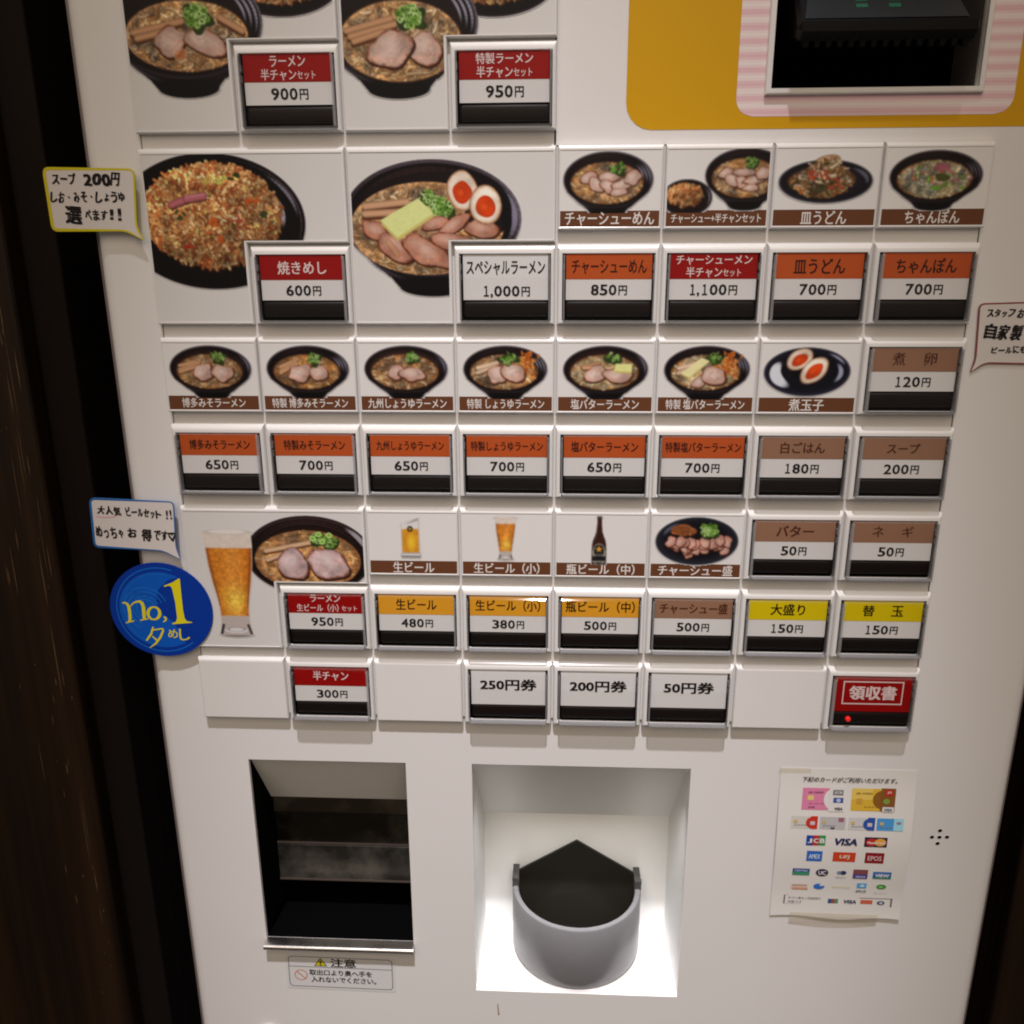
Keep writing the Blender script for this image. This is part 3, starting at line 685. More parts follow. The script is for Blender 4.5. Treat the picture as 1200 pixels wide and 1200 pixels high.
def p_champon(cv, c, z):
    bowl(cv, c + .49, z - .30, .42, .225, True, .6); cols = [(222, 208, 170), (206, 190, 148), (232, 222, 192), (190, 170, 124)]
    soup(cv, c + .49, z - .30, .42, .225, 51, cols, (210, 194, 152), 190, .0095)
    g = np.random.default_rng(17)
    for k in range(46):
        x, y = c + .52 + g.normal(0, .11), z - .30 + g.normal(0, .045)
        cc_ = [(196, 96, 62), (96, 128, 46), (168, 96, 96), (220, 200, 150), (142, 76, 80), (126, 160, 70)][g.integers(6)]
        cv.blob(x, y, g.uniform(.012, .035), g.uniform(.008, .018), cc_, g.random() * 3, np.array(cc_) * .7, k)
    cv.blob(c + .53, z - .22, .07, .035, (156, 84, 92), .1, (110, 50, 60), 3); cv.blob(c + .50, z - .40, .05, .022, (104, 146, 52), 0, (60, 96, 30), 3)
    cv.blob(c + .55, z - .31, .07, .035, (66, 70, 34), 0, (60, 40, 24), 8)
def p_eggs(cv, c, z):
    cv.ell(c + .48, z - .33, .42, .24, (36, 34, 46)); cv.ell(c + .48, z - .325, .40, .222, (14, 12, 18), edge=(24, 22, 32), ew=.3)
    cv.arc(c + .48, z - .33, .31, .165, 150, 235, .055, (206, 204, 206), .95); cv.arc(c + .48, z - .33, .33, .17, -35, 30, .022, (150, 150, 166), .8); cv.arc(c + .48, z - .33, .385, .21, 20, 60, .012, (150, 150, 166), .7)
    cv.ell(c + .50, z - .34, .21, .12, (12, 9, 14), edge=(20, 18, 26))
    egg(cv, c + .40, z - .205, .135, .095, .55, 3); egg(cv, c + .55, z - .315, .155, .105, .75, 4)
def x_orange(cv, c, z):
    g = np.random.default_rng(3)
    for k in range(70):
        x, y = c + .70 + g.normal(0, .05), z - .27 + g.normal(0, .05); a = g.random() * 3.1
        cv.seg(x, y, x + .04 * math.cos(a), y + .03 * math.sin(a), .010, [(206, 112, 42), (186, 84, 28), (222, 146, 70)][g.integers(3)])
    menma(cv, c + .33, z - .27, .20, .35, 2, .022, 3, (214, 178, 146))
def x_butter(cv, c, z):
    menma(cv, c + .36, z - .26, .18, .15, 2, .018)
def after(f, g):
    def h(cv, c, z): f(cv, c, z); g(cv, c, z)
    return h
picture_panel(4, 1, 'チャーシューめん', .84, .12, 'picture of a bowl covered with sliced pork', p_charsiu)
picture_panel(5, 1, 'チャーシュー+半チャンセット', .84, .085, 'picture of a ramen bowl with a small dish of fried rice', p_set)
picture_panel(6, 1, '皿うどん', .42, .12, 'picture of a heap of noodles on an oval plate', p_sara)
picture_panel(7, 1, 'ちゃんぽん', .50, .12, 'picture of a pale noodle soup with vegetables', p_champon)
TWO = [(.42, -.345, .105, .085, .5), (.62, -.35, .12, .082, -.15)]
picture_panel(0, 3, '博多みそラーメン', .66, .098, 'picture of a ramen bowl at the left end of its row',
    small_ramen(61, TWO, (.58, -.19, .075), x_menma(.30, -.255, .22, .3), inside=(72, 40, 34), cx=.50))
picture_panel(1, 3, '特製 博多みそラーメン', .78, .098, 'picture of a ramen bowl with two pink pork slices',
    small_ramen(62, [(.42, -.35, .13, .085, .2), (.61, -.35, .10, .075, -.1)], (.57, -.20, .075), x_menma(.32, -.25, .2, .5), base=(178, 118, 66), cols=[(198, 144, 90), (180, 120, 66), (212, 168, 116)]))
picture_panel(2, 3, '九州しょうゆラーメン', .80, .10, 'picture of a reddish bowl of soy sauce ramen',
    small_ramen(63, [(.40, -.34, .09, .075, .5), (.56, -.36, .125, .075, -.1)], (.56, -.19, .075), None, inside=(98, 60, 46), base=(150, 96, 58)))
picture_panel(3, 3, '特製 しょうゆラーメン', .78, .10, 'picture of a ramen bowl with orange shredded topping',
    small_ramen(64, [(.42, -.36, .09, .10, -.4), (.58, -.345, .12, .095, -.2)], (.53, -.19, .085), x_orange))
picture_panel(4, 3, '塩バターラーメン', .68, .10, 'picture of a ramen bowl with one block of butter',
    after(small_ramen(65, [(.40, -.355, .11, .085, .4), (.62, -.37, .14, .075, -.1)], (.57, -.19, .08), x_butter, inside=(72, 36, 30), base=(186, 154, 110), cols=[(206, 178, 136), (190, 158, 112), (218, 198, 160)]),
          lambda cv, c, z: butter(cv, [(c + .60, z - .25), (c + .76, z - .255), (c + .755, z - .33), (c + .585, z - .32)], .02, (214, 208, 132))))
picture_panel(5, 3, '特製 塩バターラーメン', .78, .10, 'picture of a ramen bowl with a long slab of butter',
    after(small_ramen(66, [(.43, -.43, .08, .055, .5), (.57, -.37, .13, .09, -.15)], (.57, -.19, .075), x_orange, base=(186, 154, 110), cols=[(206, 178, 136), (190, 158, 112), (218, 198, 160)]),
          lambda cv, c, z: butter(cv, [(c + .44, z - .19), (c + .52, z - .22), (c + .33, z - .385), (c + .245, z - .345)], .015, (222, 208, 150))))
picture_panel(6, 3, '煮玉子', .34, .12, 'picture of two halved boiled eggs on a black plate', p_eggs)
def glass(cv, x, zt, zb, wt, wm, wb, foam=.1, small=True):
    """beer glass: outline by half widths at the top, waist and foot"""
    H = zt - zb; N = 26; Lp, Rp = [], []
    for i in range(N + 1):
        t = i / N
        wdt = np.interp(t, [0, .12, .30, .48, .66, .78, .88, 1], [wt * .98, wt, wt * .95, wt * .83, wm * 1.08, wm, wb * .88, wb])
        Lp.append((x - wdt, zt - H * t)); Rp.append((x + wdt, zt - H * t))
    cv.ell(x, zb + H * .01, wb, H * .03, (120, 110, 106)); cv.poly(Lp + Rp[::-1], (176, 160, 150))
    nb = int(N * .86); nf = int(N * foam) + 1; k = .96
    body = [(x + (a - x) * k, b) for a, b in Lp[nf:nb]] + [(x + (a - x) * k, b) for a, b in Rp[nf:nb]][::-1]
    def beer(X, Z):
        t = (zt - Z) / H; ww = np.interp(t, [0, .12, .30, .48, .66, .78, .88, 1], [wt * .98, wt, wt * .95, wt * .83, wm * 1.08, wm, wb * .88, wb]); u = (X - x) / ww
        glow = np.exp(-((t - .66) / .13) ** 2 - ((u - .12) / .75) ** 2)[..., None]; edge_ = (np.clip(np.abs(u) - .55, 0, .45) / .45)[..., None] ** 1.5
        c = np.array([200., 122, 42]) + glow * np.array([26, 58, 26]) - edge_ * np.array([40, 44, 18]); c = c + (np.sin(u * 5 + 1) * 6)[..., None]
        return c
    cv.poly(body, beer, grain=.20)
    cv.seg(x - wt * .93, zt - H * .12, x - wm * .98, zb + H * .3, H * .006, (150, 84, 26), .8); cv.seg(x + wt * .93, zt - H * .12, x + wm * .98, zb + H * .3, H * .006, (140, 76, 24), .8)
    cv.poly([(a, b) for a, b in Lp[:nf + 1]] + Rp[:nf + 1][::-1], (204, 186, 170), grain=.06)
    cv.ell(x, zt, wt * .97, H * .028, (212, 200, 190), edge=(180, 166, 156), ew=.3)
    cv.arc(x, zt - H * .94, wb * .7, H * .028, 180, 360, H * .01, (226, 220, 216), .9); cv.seg(x - wb * .9, zb + H * .02, x - wb * .75, zb + H * .10, H * .012, (48, 42, 42), .9); cv.seg(x + wb * .9, zb + H * .02, x + wb * .75, zb + H * .10, H * .012, (60, 52, 50), .9)
    cv.ell(x, zb + H * .055, wb * .55, H * .025, (200, 192, 188), edge=(120, 112, 110))
def p_mug(cv, c, z):
    x, zt, zb, hw = c + .475, z - .10, z - .545, .098
    cv.poly([(x - hw, zt - .06), (x + hw, zt), (x + hw * 1.05, zb), (x - hw * .95, zb)], (182, 168, 158))
    cv.poly([(x - hw * .9, zt - .125), (x + hw * .9, zt - .125), (x + hw * .9, zb + .055), (x - hw * .9, zb + .055)], (198, 132, 34), grain=.1)
    cv.ell(x + .01, zb + .17, hw * .55, .11, (224, 176, 46), edge=(204, 142, 36), ew=.8)
    cv.poly([(x - hw * .93, zt - .06), (x + hw * .93, zt - .01), (x + hw * .93, zt - .12), (x - hw * .93, zt - .13)], (208, 198, 192))
    cv.poly([(x - hw * .6, zt - .075), (x + hw * .9, zt - .005), (x + hw * .9, zt - .03), (x, zt - .06)], (150, 140, 136))
    cv.ell(x, zt - .125, .030, .032, (40, 30, 20)); cv.ell(x, zt - .125, .014, .015, (200, 150, 60))
    cv.seg(x - hw * .9, zb + .03, x + hw * .95, zb + .03, .018, (206, 198, 194)); cv.seg(x - hw * .95, zb + .005, x + hw, zb + .005, .008, (120, 110, 108))
def p_small(cv, c, z): glass(cv, c + .49, z - .085, z - .555, .105, .068, .075, .12)
def p_bottle(cv, c, z):
    x, zt, zb = c + .48, z - .065, z - .605
    out = [(.022, 0), (.024, .03), (.026, .10), (.032, .17), (.048, .22), (.066, .27), (.074, .31), (.076, .54)]
    cv.poly([(x - a, zt - b) for a, b in out] + [(x + a, zt - b) for a, b in out][::-1], (52, 26, 20)); cv.seg(x - .012, zt - .05, x - .04, zt - .26, .006, (110, 70, 58), .7)
    cv.seg(x - .018, zt - .012, x + .018, zt - .012, .010, (90, 74, 66))
    cv.ell(x, zt - .425, .076, .125, (150, 140, 126)); cv.ell(x, zt - .425, .070, .112, (26, 24, 24)); cv.poly([(x - .075, zt - .36), (x + .075, zt - .36), (x + .075, zt - .50), (x - .075, zt - .50)], (26, 24, 24))
    st = [(x + (.044 if i % 2 == 0 else .018) * math.sin(math.pi * i / 5), zt - .365 + (.044 if i % 2 == 0 else .018) * math.cos(math.pi * i / 5)) for i in range(10)]
    cv.poly(st, (206, 142, 50)); cv.seg(x - .058, zt - .43, x + .058, zt - .43, .013, (170, 162, 150), .8); 
    for k in range(6): cv.seg(x - .05 + k * .02, zt - .42, x - .046 + k * .02, zt - .44, .004, (30, 28, 28))
    cv.arc(x, zt - .40, .062, .07, 130, 230, .006, (190, 180, 160), .8); cv.arc(x, zt - .40, .062, .07, -50, 50, .006, (190, 180, 160), .8)
    cv.seg(x - .06, zt - .505, x + .06, zt - .505, .010, (168, 158, 146), .8)
def p_pork(cv, c, z):
    cv.ell(c + .50, z - .33, .43, .265, (34, 34, 40)); cv.ell(c + .50, z - .32, .41, .245, (16, 14, 18), edge=(30, 30, 36), ew=.25); cv.arc(c + .5, z - .32, .36, .21, 120, 165, .02, (76, 78, 88), .7)
    g = np.random.default_rng(8)
    cv.blob(c + .36, z - .21, .13, .06, (176, 96, 52), .1, (120, 56, 28), 2, .15, grain=.4); noodles(cv, c + .36, z - .21, .12, .06, 50, .011, [(196, 116, 64), (168, 88, 44)], 4)
    pts = sorted([(g.random(), g.random()) for _ in range(24)], key=lambda q: q[1], reverse=True)
    for i, (a, b) in enumerate(pts):
        x = c + .22 + .60 * a; y = z - .31 - .15 * b; 
        if ((x - c - .5) / .37) ** 2 + ((y - z + .33) / .2) ** 2 > 1: continue
        meat(cv, x, y, .065, .05, g.random() * 3, 80 + i, (184, 130, 112), (206, 166, 150), (116, 56, 40))
    negi(cv, c + .62, z - .205, .10, 6, 46)
picture_panel(2, 5, '生ビール', .44, .12, 'picture of a straight beer mug', p_mug)
picture_panel(3, 5, '生ビール（小）', .70, .12, 'picture of a small beer glass', p_small)
picture_panel(4, 5, '瓶ビール（中）', .72, .12, 'picture of a brown beer bottle', p_bottle)
picture_panel(5, 5, 'チャーシュー盛', .78, .12, 'picture of a black plate of sliced pork', p_pork)
for c_ in (0, 2, 6): inst('blank_panel', proto('blank', 'blank_panel', fn_blank, WHITE), mach, (c_, 0, -7 * RP))

# big panels (two columns by two rows, the lower right cell holds the button) ------------
def big_panel(col, rtop, label, paint, ppu=150, ctop=None):
    zt = -rtop * RP; zb = zt - RP - MH; zc = zt - RP + G * 2
    out = [(col + G, zt), (col + 2 - G, zt), (col + 2 - G, zc), (col + 1 - G, zc), (col + 1 - G, zb), (col + G, zb)]
    def ins(k, kt):
        return [(col + G + k, zt - kt), (col + 2 - G - k, zt - kt), (col + 2 - G - k, zc + k), (col + 1 - G - k, zc + k), (col + 1 - G - k, zb + k), (col + G + k, zb + k)]
    L = [[(x, DP - .005, z) for x, z in out]]
    for i in range(6):
        a = math.pi / 2 * i / 5; L.append([(x, .035 * (1 - math.sin(a)), z) for x, z in ins(.016 * (1 - math.cos(a)), .042 * (1 - math.cos(a)))])
    L.append([(x, 0, z) for x, z in ins(.024, .05)]); L.append([(x, .004, z) for x, z in ins(.025, .051)])
    m_ = MB(); n = len(L[0])
    mv = [[(x - col, y, z - zt) for x, y, z in l] for l in L]
    m_.loops(mv, capa=False, capb=False); o = build('large_picture_panel', m_, WHITE, mach, (col, 0, zt), label=label)
    m_ = MB(); a, b, c_, d, e, f = [(x - col, z - zt) for x, z in ins(.02, .046)]
    m_.face([(p[0], .0045, p[1]) for p in (a, b, c_, (e[0], c_[1]), (a[0], c_[1]))]); m_.face([(p[0], .0045, p[1]) for p in ((a[0], c_[1]), (e[0], c_[1]), e, f)])
    build('panel_insert', m_, PANEL, o, (col, 0, zt), flip=False)
    cv = Canvas(col + G + .028, col + 2 - G - .028, ctop if ctop is not None else zt - .055, zb + .028, ppu); paint(cv)
    cv.mesh('food_photo', o, .0012, hole=(col + 1 - G - .028, zc + .028))
    return o
def Z(ox, oy, s): return lambda x, y: pt(ox + x / s, oy + y / s)
def dist(a, b): return math.hypot(a[0] - b[0], a[1] - b[1])
def paint_rice(cv):
    P = Z(160, 170, 5.714)
    L_, R_ = P(-260, 480), P(1132, 540); T_, B_ = P(470, 52), P(560, 965); cx = (L_[0] + R_[0]) / 2; cz = (T_[1] + B_[1]) / 2; rx = R_[0] - cx; rz = (T_[1] - B_[1]) / 2
    cx = R_[0] - .92; rx = .92
    cv.ell(cx, cz, rx, rz, (26, 19, 21)); cv.ell(cx, cz, rx * .985, rz * .98, (9, 6, 7)); cv.arc(cx, cz, rx * .96, rz * .95, -30, 70, .010, (72, 56, 60), .8)
    cv.arc(cx + .02, cz, rx * .905, rz * .9, 5, 50, .016, (120, 112, 122), .8); cv.arc(cx, cz, rx * .76, rz * .74, -5, 42, .040, (176, 168, 176), .75); cv.arc(cx, cz, rx * .70, rz * .66, -12, 20, .012, (90, 82, 88), .7)
    a, b = P(45, 470), P(968, 470); c, d = P(450, 125), P(500, 815)
    rcx, rcz = (a[0] + b[0]) / 2, (c[1] + d[1]) / 2
    rice(cv, rcx, rcz, (b[0] - a[0]) / 2, (c[1] - d[1]) / 2, 1900, .064, 77)
    g = np.random.default_rng(4)
    for (x, y, c_, n) in ((560, 250, (214, 196, 96), 9), (470, 245, (214, 176, 84), 7), (640, 215, (52, 62, 26), 4), (770, 370, (204, 84, 30), 5), (300, 480, (66, 72, 30), 4), (520, 520, (208, 92, 30), 6), (560, 640, (204, 88, 34), 5), (680, 480, (178, 62, 54), 3), (620, 490, (208, 180, 130), 5), (850, 470, (60, 64, 32), 4), (340, 680, (170, 50, 24), 4)):
        for k in range(n):
            q = P(x + g.normal(0, 22), y + g.normal(0, 14)); t = g.random() * 3.14; cv.seg(q[0], q[1], q[0] + .035 * math.cos(t), q[1] + .02 * math.sin(t), .013, c_)
    A = [P(232, 400), P(330, 362), P(448, 342)]; cv.curve([(x, z - .02) for x, z in A], .030, (80, 30, 24), .7); cv.curve(A, .033, (184, 98, 104), 1, .3); cv.seg(*P(330, 350), *P(450, 330), .016, (206, 128, 132), .8)
big_panel(0, 1, 'large picture of fried rice on a black plate', paint_rice, 160)
def paint_special(cv):
    P = Z(400, 170, 5.4545)
    R_ = P(1150, 470); T_ = P(600, 90); B_ = P(600, 842); rz = (T_[1] - B_[1]) / 2; cz = (T_[1] + B_[1]) / 2; rx = rz * 1.60; cx = R_[0] - rx
    bowl(cv, cx, cz, rx, rz, True, .0); cv.arc(cx, cz, rx * .93, rz * .92, -25, 38, .030, (128, 120, 134), .75); cv.arc(cx, cz, rx * .985, rz * .98, -35, 60, .010, (120, 112, 122), .7); cv.arc(cx, cz, rx * .82, rz * .8, -30, 5, .014, (74, 66, 74), .7)
    a, b = P(58, 560), P(1035, 560); c, d = P(450, 235), P(560, 830); px, pz = (a[0] + b[0]) / 2, (c[1] + d[1]) / 2; ax, az = (b[0] - a[0]) / 2, (c[1] - d[1]) / 2
    cv.ell(px, pz, ax, az, (184, 136, 90), grain=.4); noodles(cv, px, pz, ax, az, 560, .013, NOOD, 3)
    q, r = P(880, 330), P(1000, 470); cv.ell(*P(935, 400), .22, .26, (12, 8, 10), .5, al=.95)
    for x0, y0, x1, y1 in ((150, 392, 420, 362), (150, 440, 420, 425)):
        A, B = P(x0, y0), P(x1, y1); cv.seg(A[0], A[1] - .03, B[0], B[1] - .03, .03, (100, 56, 32)); cv.seg(*A, *B, .032, (200, 150, 112), 1, True, .3)
    negi(cv, *P(560, 335), .10, 2, 40); negi(cv, *P(640, 400), .12, 8, 60)
    for (x, y, rx_, rz_, an, sd) in ((215, 545, 95, 58, -.45, 1), (600, 500, 90, 42, .3, 2), (900, 535, 110, 60, -.1, 3), (720, 510, 120, 45, .55, 4), (350, 660, 130, 75, -.55, 5), (720, 625, 170, 55, -.25, 6), (540, 680, 175, 78, -.5, 7)):
        x_, z_ = P(x, y); k = P(x + rx_, y)[0] - x_; k2 = z_ - P(x, y + rz_)[1]; meat(cv, x_, z_, k, k2, an, sd, (170, 114, 90), (200, 158, 138), (98, 46, 28))
    pts = [P(x, y) for x, y in ((250, 480), (490, 340), (590, 435), (358, 590))]; butter(cv, pts, .035, (208, 208, 134)); cv.seg(*P(300, 620), *P(360, 700), .03, (196, 130, 84), .5)
    for x, y, rx_, rz_, an, sd in ((772, 292, 98, 128, .12, 1), (922, 384, 102, 126, .02, 2)):
        x_, z_ = P(x, y); egg(cv, x_, z_, P(x + rx_, y)[0] - x_, z_ - P(x, y + rz_)[1], an, sd)
big_panel(2, 1, 'large picture of ramen with butter, two egg halves and pork', paint_special, 160)
def paint_top(s4, ox, seed, pork):
    def f(cv):
        P = Z(ox, 0, 4.444)
        R_ = P(*((745, 130) if ox == 140 else (757, 120))); cz = pt(ox + 90, 26)[1]; rz = .47; rx = .74; cx = R_[0] - rx
        q = P(840, -110); B_ = P(850, 88); rb = q[1] - B_[1]
        cv.ell(q[0], q[1], .56, rb, (26, 18, 22)); cv.ell(q[0], q[1], .53, rb * .93, (12, 8, 9)); rice(cv, q[0] - .02, q[1] + .02, .42, rb * .70, 700, .04, seed)
        bowl(cv, cx, cz, rx, rz, True, 1)
        a, b = P(30, 200), P(668, 180); c, d = P(350, 0), P(360, 372 if ox == 140 else 425); px = (a[0] + b[0]) / 2; ax = (b[0] - a[0]) / 2; pz = (c[1] + d[1]) / 2; az = (c[1] - d[1]) / 2
        cv.ell(px, pz, ax * 1.03, az * 1.04, (44, 26, 18)); cv.ell(px, pz, ax, az, (186, 138, 92), grain=.4); noodles(cv, px, pz, ax, az, 460, .013, NOOD, seed)
        for x0, y0, x1, y1 in ((70, 160, 300, 95), (90, 190, 320, 125), (110, 215, 260, 165)) if ox != 140 else ((70, 170, 320, 110), (90, 200, 230, 165), (520, 90, 640, 160)):
            A, B = P(x0, y0), P(x1, y1); cv.seg(A[0], A[1] - .025, B[0], B[1] - .025, .028, (96, 54, 30)); cv.seg(*A, *B, .028, (190, 138, 98), 1, True, .3)
        for (x, y, rx_, rz_, an, sd) in pork:
            x_, z_ = P(x, y); meat(cv, x_, z_, P(x + rx_, y)[0] - x_, z_ - P(x, y + rz_)[1], an, sd)
        if ox == 140: cv.ell(*P(320, 285), .07, .05, (196, 112, 60), .4, edge=(190, 140, 110), ew=.6, al=.7)
        negi(cv, *P(400, 85), .13, seed, 60)
    return f
big_panel(0, -1, 'large picture of ramen with a plate of fried rice, top left', paint_top(0, 140, 91, [(265, 215, 85, 78, .3, 1), (450, 222, 115, 66, -.25, 2)]), 150, pt(200, -40)[1])
big_panel(2, -1, 'large picture of ramen with two round pork slices, top row', paint_top(0, 390, 93, [(480, 255, 90, 88, -.3, 3), (300, 255, 115, 98, .25, 4)]), 150, pt(500, -40)[1])
def paint_beer(cv):
    P = Z(210, 590, 5.217)
    L_, R_ = P(405, 330), P(1180, 330); T_, B_ = P(770, 75), P(770, 560); cx, cz = (L_[0] + R_[0]) / 2, (T_[1] + B_[1]) / 2; rx, rz = (R_[0] - L_[0]) / 2, (T_[1] - B_[1]) / 2
    cv.ell(cx, cz, rx, rz, (40, 28, 26)); cv.ell(cx, cz - .005, rx * .96, rz * .93, (30, 16, 13), edge=(14, 8, 8), ew=.25)
    for k in (.93, .87, .81): cv.arc(cx, cz, rx * k, rz * k, 10, 165, .008, (66, 42, 36), .7)
    cv.arc(cx, cz, rx * .92, rz * .91, 8, 50, .026, (150, 140, 142), .8)
    px, pz = P(785, 350); ax = P(1110, 350)[0] - px; az = P(785, 165)[1] - pz
    cv.ell(px, pz, ax, az, (178, 124, 76), edge=(128, 82, 48), ew=.2, grain=.35); noodles(cv, px, pz, ax, az, 170, .011, [(196, 146, 92), (182, 130, 78), (208, 164, 110)], 12)
    for x0, y0, x1, y1 in ((540, 345, 700, 285), (530, 290, 820, 235)):
        A, B = P(x0, y0), P(x1, y1); cv.seg(A[0], A[1] - .02, B[0], B[1] - .02, .024, (104, 60, 34)); cv.seg(*A, *B, .026, (208, 164, 126), 1, True, .3)
    for (x, y, rx_, rz_, an, sd) in ((695, 370, 92, 98, .35, 11), (910, 370, 128, 92, -.25, 12)):
        x_, z_ = P(x, y); meat(cv, x_, z_, P(x + rx_, y)[0] - x_, z_ - P(x, y + rz_)[1], an, sd, (186, 152, 146), (214, 190, 186), (116, 70, 54))
    negi(cv, *P(920, 235), .095, 5, 30); negi(cv, *P(840, 215), .09, 6, 24)
    for x, y in ((850, 190), (915, 195), (875, 235), (815, 215)):
        q = P(x, y); cv.ell(*q, .034, .030, (172, 204, 112)); cv.ell(*q, .018, .014, (104, 140, 54))
    a, b = P(290, 172), P(345, 805); glass(cv, (a[0] + P(300, 500)[0]) / 2 + .02, a[1], b[1], .262, .160, .185, .13)
big_panel(0, 5, 'large picture of a tall beer glass beside a bowl of ramen', paint_beer, 160)

# yellow decal, pink striped surround and the bill reader --------------------------------
YD = DP - .003
m_ = MB()
def ringface(m_, outer, inner, y, col):
    """strip between two closed loops of equal count"""
    n = len(outer)
    for i in range(n):
        j = (i + 1) % n; m_.face([(outer[i][0], y, outer[i][1]), (outer[j][0], y, outer[j][1]), (inner[j][0], y, inner[j][1]), (inner[i][0], y, inner[i][1])], col)
YEL = ob(196, 142, 12)
ringface(m_, rr(4.63, 9.06, -.76, 3.4, .24), rr(5.90, 7.82, -.46, 2.92, .02), YD, YEL)
dec = build('yellow_decal', m_, INK, mach, flip=False)
m_ = MB(); nst = 44; zz0, zz1 = -.655, 3.15
def halfw(z):   # rounded rectangle outline
    r = .16; d = min(z - zz0, zz1 - z)
    return 0 if d >= r else r - math.sqrt(max(0, r * r - (r - d) ** 2))
N = 176
for i in range(N):
    a, b = zz0 + (zz1 - zz0) * i / N, zz0 + (zz1 - zz0) * (i + 1) / N; t = .5 + .5 * math.sin((a + b) / 2 * 2 * math.pi / .118)
    col = tuple(np.array(ob(212, 168, 170)) * (1 - t) + np.array(ob(222, 204, 196)) * t)
    ia, ib = halfw(a), halfw(b)
    if b <= -.445 or a >= 2.9:
        m_.face([(5.635 + ia, 0, a), (8.125 - ia, 0, a), (8.125 - ib, 0, b), (5.635 + ib, 0, b)], col)
    else:
        m_.face([(5.635 + ia, 0, a), (5.905, 0, a), (5.905, 0, b), (5.635 + ib, 0, b)], col); m_.face([(7.815, 0, a), (8.125 - ia, 0, a), (8.125 - ib, 0, b), (7.815, 0, b)], col)
build('pink_striped_surround', m_, INK, mach, (0, YD - .002, 0), flip=False)
m_ = MB(); frame(m_, 5.885, 7.835, -.478, 2.95, 5.935, 7.785, -.425, 2.88, DP - .05, DP, .02, .02, .02, .02, yi=DP + .05, capb=False)
bez = build('slot_bezel', m_, WHITE, mach)
m_ = MB(); a, b, c, d = 5.93, 7.79, -.44, 2.9
m_.loops([[(a + .01, DP + .048, c + .02), (b - .01, DP + .048, c + .02), (b - .01, DP + .048, d), (a + .01, DP + .048, d)], [(a, 1.6, c), (b, 1.6, c), (b, 1.6, d), (a, 1.6, d)]], capa=False, capb=True)
build('slot_recess', m_, BLACKM, mach, flip=False)
m_ = MB(); m_.face([(b - .014, DP + .05, c + .03), (b - .014, DP + .60, c + .03), (b - .014, DP + .60, d), (b - .014, DP + .05, d)]); build('slot_side_plate', m_, mat('dull_grey_plate', (.16, .14, .125), .5), mach, flip=False)
# reader nose: a black hood standing out of the slot with a comb along its lower edge
m_ = MB(); x0, x1 = pt(935, 48, -.24)[0], pt(1149, 46, -.24)[0]; zb_ = pt(1000, 48, -.24)[1]; zt_ = 2.2; zw_ = pt(1000, 21, -.24)[1] - zb_
sec = [(DP + .9, zb_ + .05), (-.16, zb_ + .02), (-.24, zb_ + .08), (-.24, zb_ + zw_ - .02), (.06, zb_ + zw_ + .34), (.06, zt_), (DP + .9, zt_)]
L = []
for x, k in ((x0, .04), (x0 + .03, 0), (x1 - .03, 0), (x1, .04)): L.append([(x, y + k, z + (k if z < 0 else -k)) for y, z in sec])
m_.loops(L); rd = build('bill_reader', m_, BLACK, mach)
for i in range(15):
    x = x0 + .06 + i * (x1 - x0 - .18) / 14
    m_ = MB(); m_.loops([[(0, 0, 0), (.06, 0, 0), (.06, .10, 0), (0, .10, 0)], [(.012, .01, -.062), (.048, .01, -.062), (.048, .06, -.062), (.012, .06, -.062)]])
    if i == 0: tooth = build('comb_tooth', m_, BLACK, rd, (x, -.17, zb_ + .03)); tm = tooth.data
    else: inst('comb_tooth', tm, rd, (x, -.17, zb_ + .03))
m_ = MB(); wz0 = pt(1000, 21, -.245)[1]

def slope_y(z): return -.24 + .30 * (z - (zw_ - .02)) / .36
a_, b_ = pt(944, 21, -.24)[0], pt(1137, 20, -.24)[0]
m_.face([(a_, slope_y(zw_), zb_ + zw_), (b_, slope_y(zw_), zb_ + zw_), (b_ - .09, slope_y(zw_ + .3), zb_ + zw_ + .3), (a_ + .07, slope_y(zw_ + .3), zb_ + zw_ + .3)])
build('reader_window', m_, mat('smoked_window', (.010, .014, .017), .3, noise=(30, .25, 3)), rd, (0, -.006, .004), flip=False)
m_ = MB()
for xa in (a_ + .50, a_ + .78):
    for k in range(3):
        z = zw_ + .10 + k * .06; m_.face([(xa - .05, slope_y(z) - .012, zb_ + z), (xa + .05, slope_y(z) - .012, zb_ + z), (xa + .05, slope_y(z + .035) - .012, zb_ + z + .035), (xa - .05, slope_y(z + .035) - .012, zb_ + z + .035)])
build('green_light', m_, mat('green_led', (.0, .06, .03), .4, emit=((.03, 1, .30), .02)), rd, flip=False)

def smudge_reflection(name, base, mark, rough=.18):  # pale noise patches: smudges, plus reflections painted into the base colour
    m = mat(name, base, rough); nt = m.node_tree; b = nt.nodes['Principled BSDF']
    tc = nt.nodes.new('ShaderNodeTexCoord'); n1 = nt.nodes.new('ShaderNodeTexNoise'); n1.inputs['Scale'].default_value = 55; n1.inputs['Detail'].default_value = 9; n1.inputs['Roughness'].default_value = .65
    n2 = nt.nodes.new('ShaderNodeTexNoise'); n2.inputs['Scale'].default_value = 14
    mu = nt.nodes.new('ShaderNodeMath'); mu.operation = 'MULTIPLY'; cr = nt.nodes.new('ShaderNodeValToRGB')
    cr.color_ramp.elements[0].position = .22; cr.color_ramp.elements[1].position = .42; cr.color_ramp.elements[0].color = (*base, 1); cr.color_ramp.elements[1].color = (*mark, 1)
    ln = nt.links.new; ln(tc.outputs['Object'], n1.inputs[0]); ln(tc.outputs['Object'], n2.inputs[0]); ln(n1.outputs[0], mu.inputs[0]); ln(n2.outputs[0], mu.inputs[1]); ln(mu.outputs[0], cr.inputs[0]); ln(cr.outputs[0], b.inputs['Base Color'])
    return m
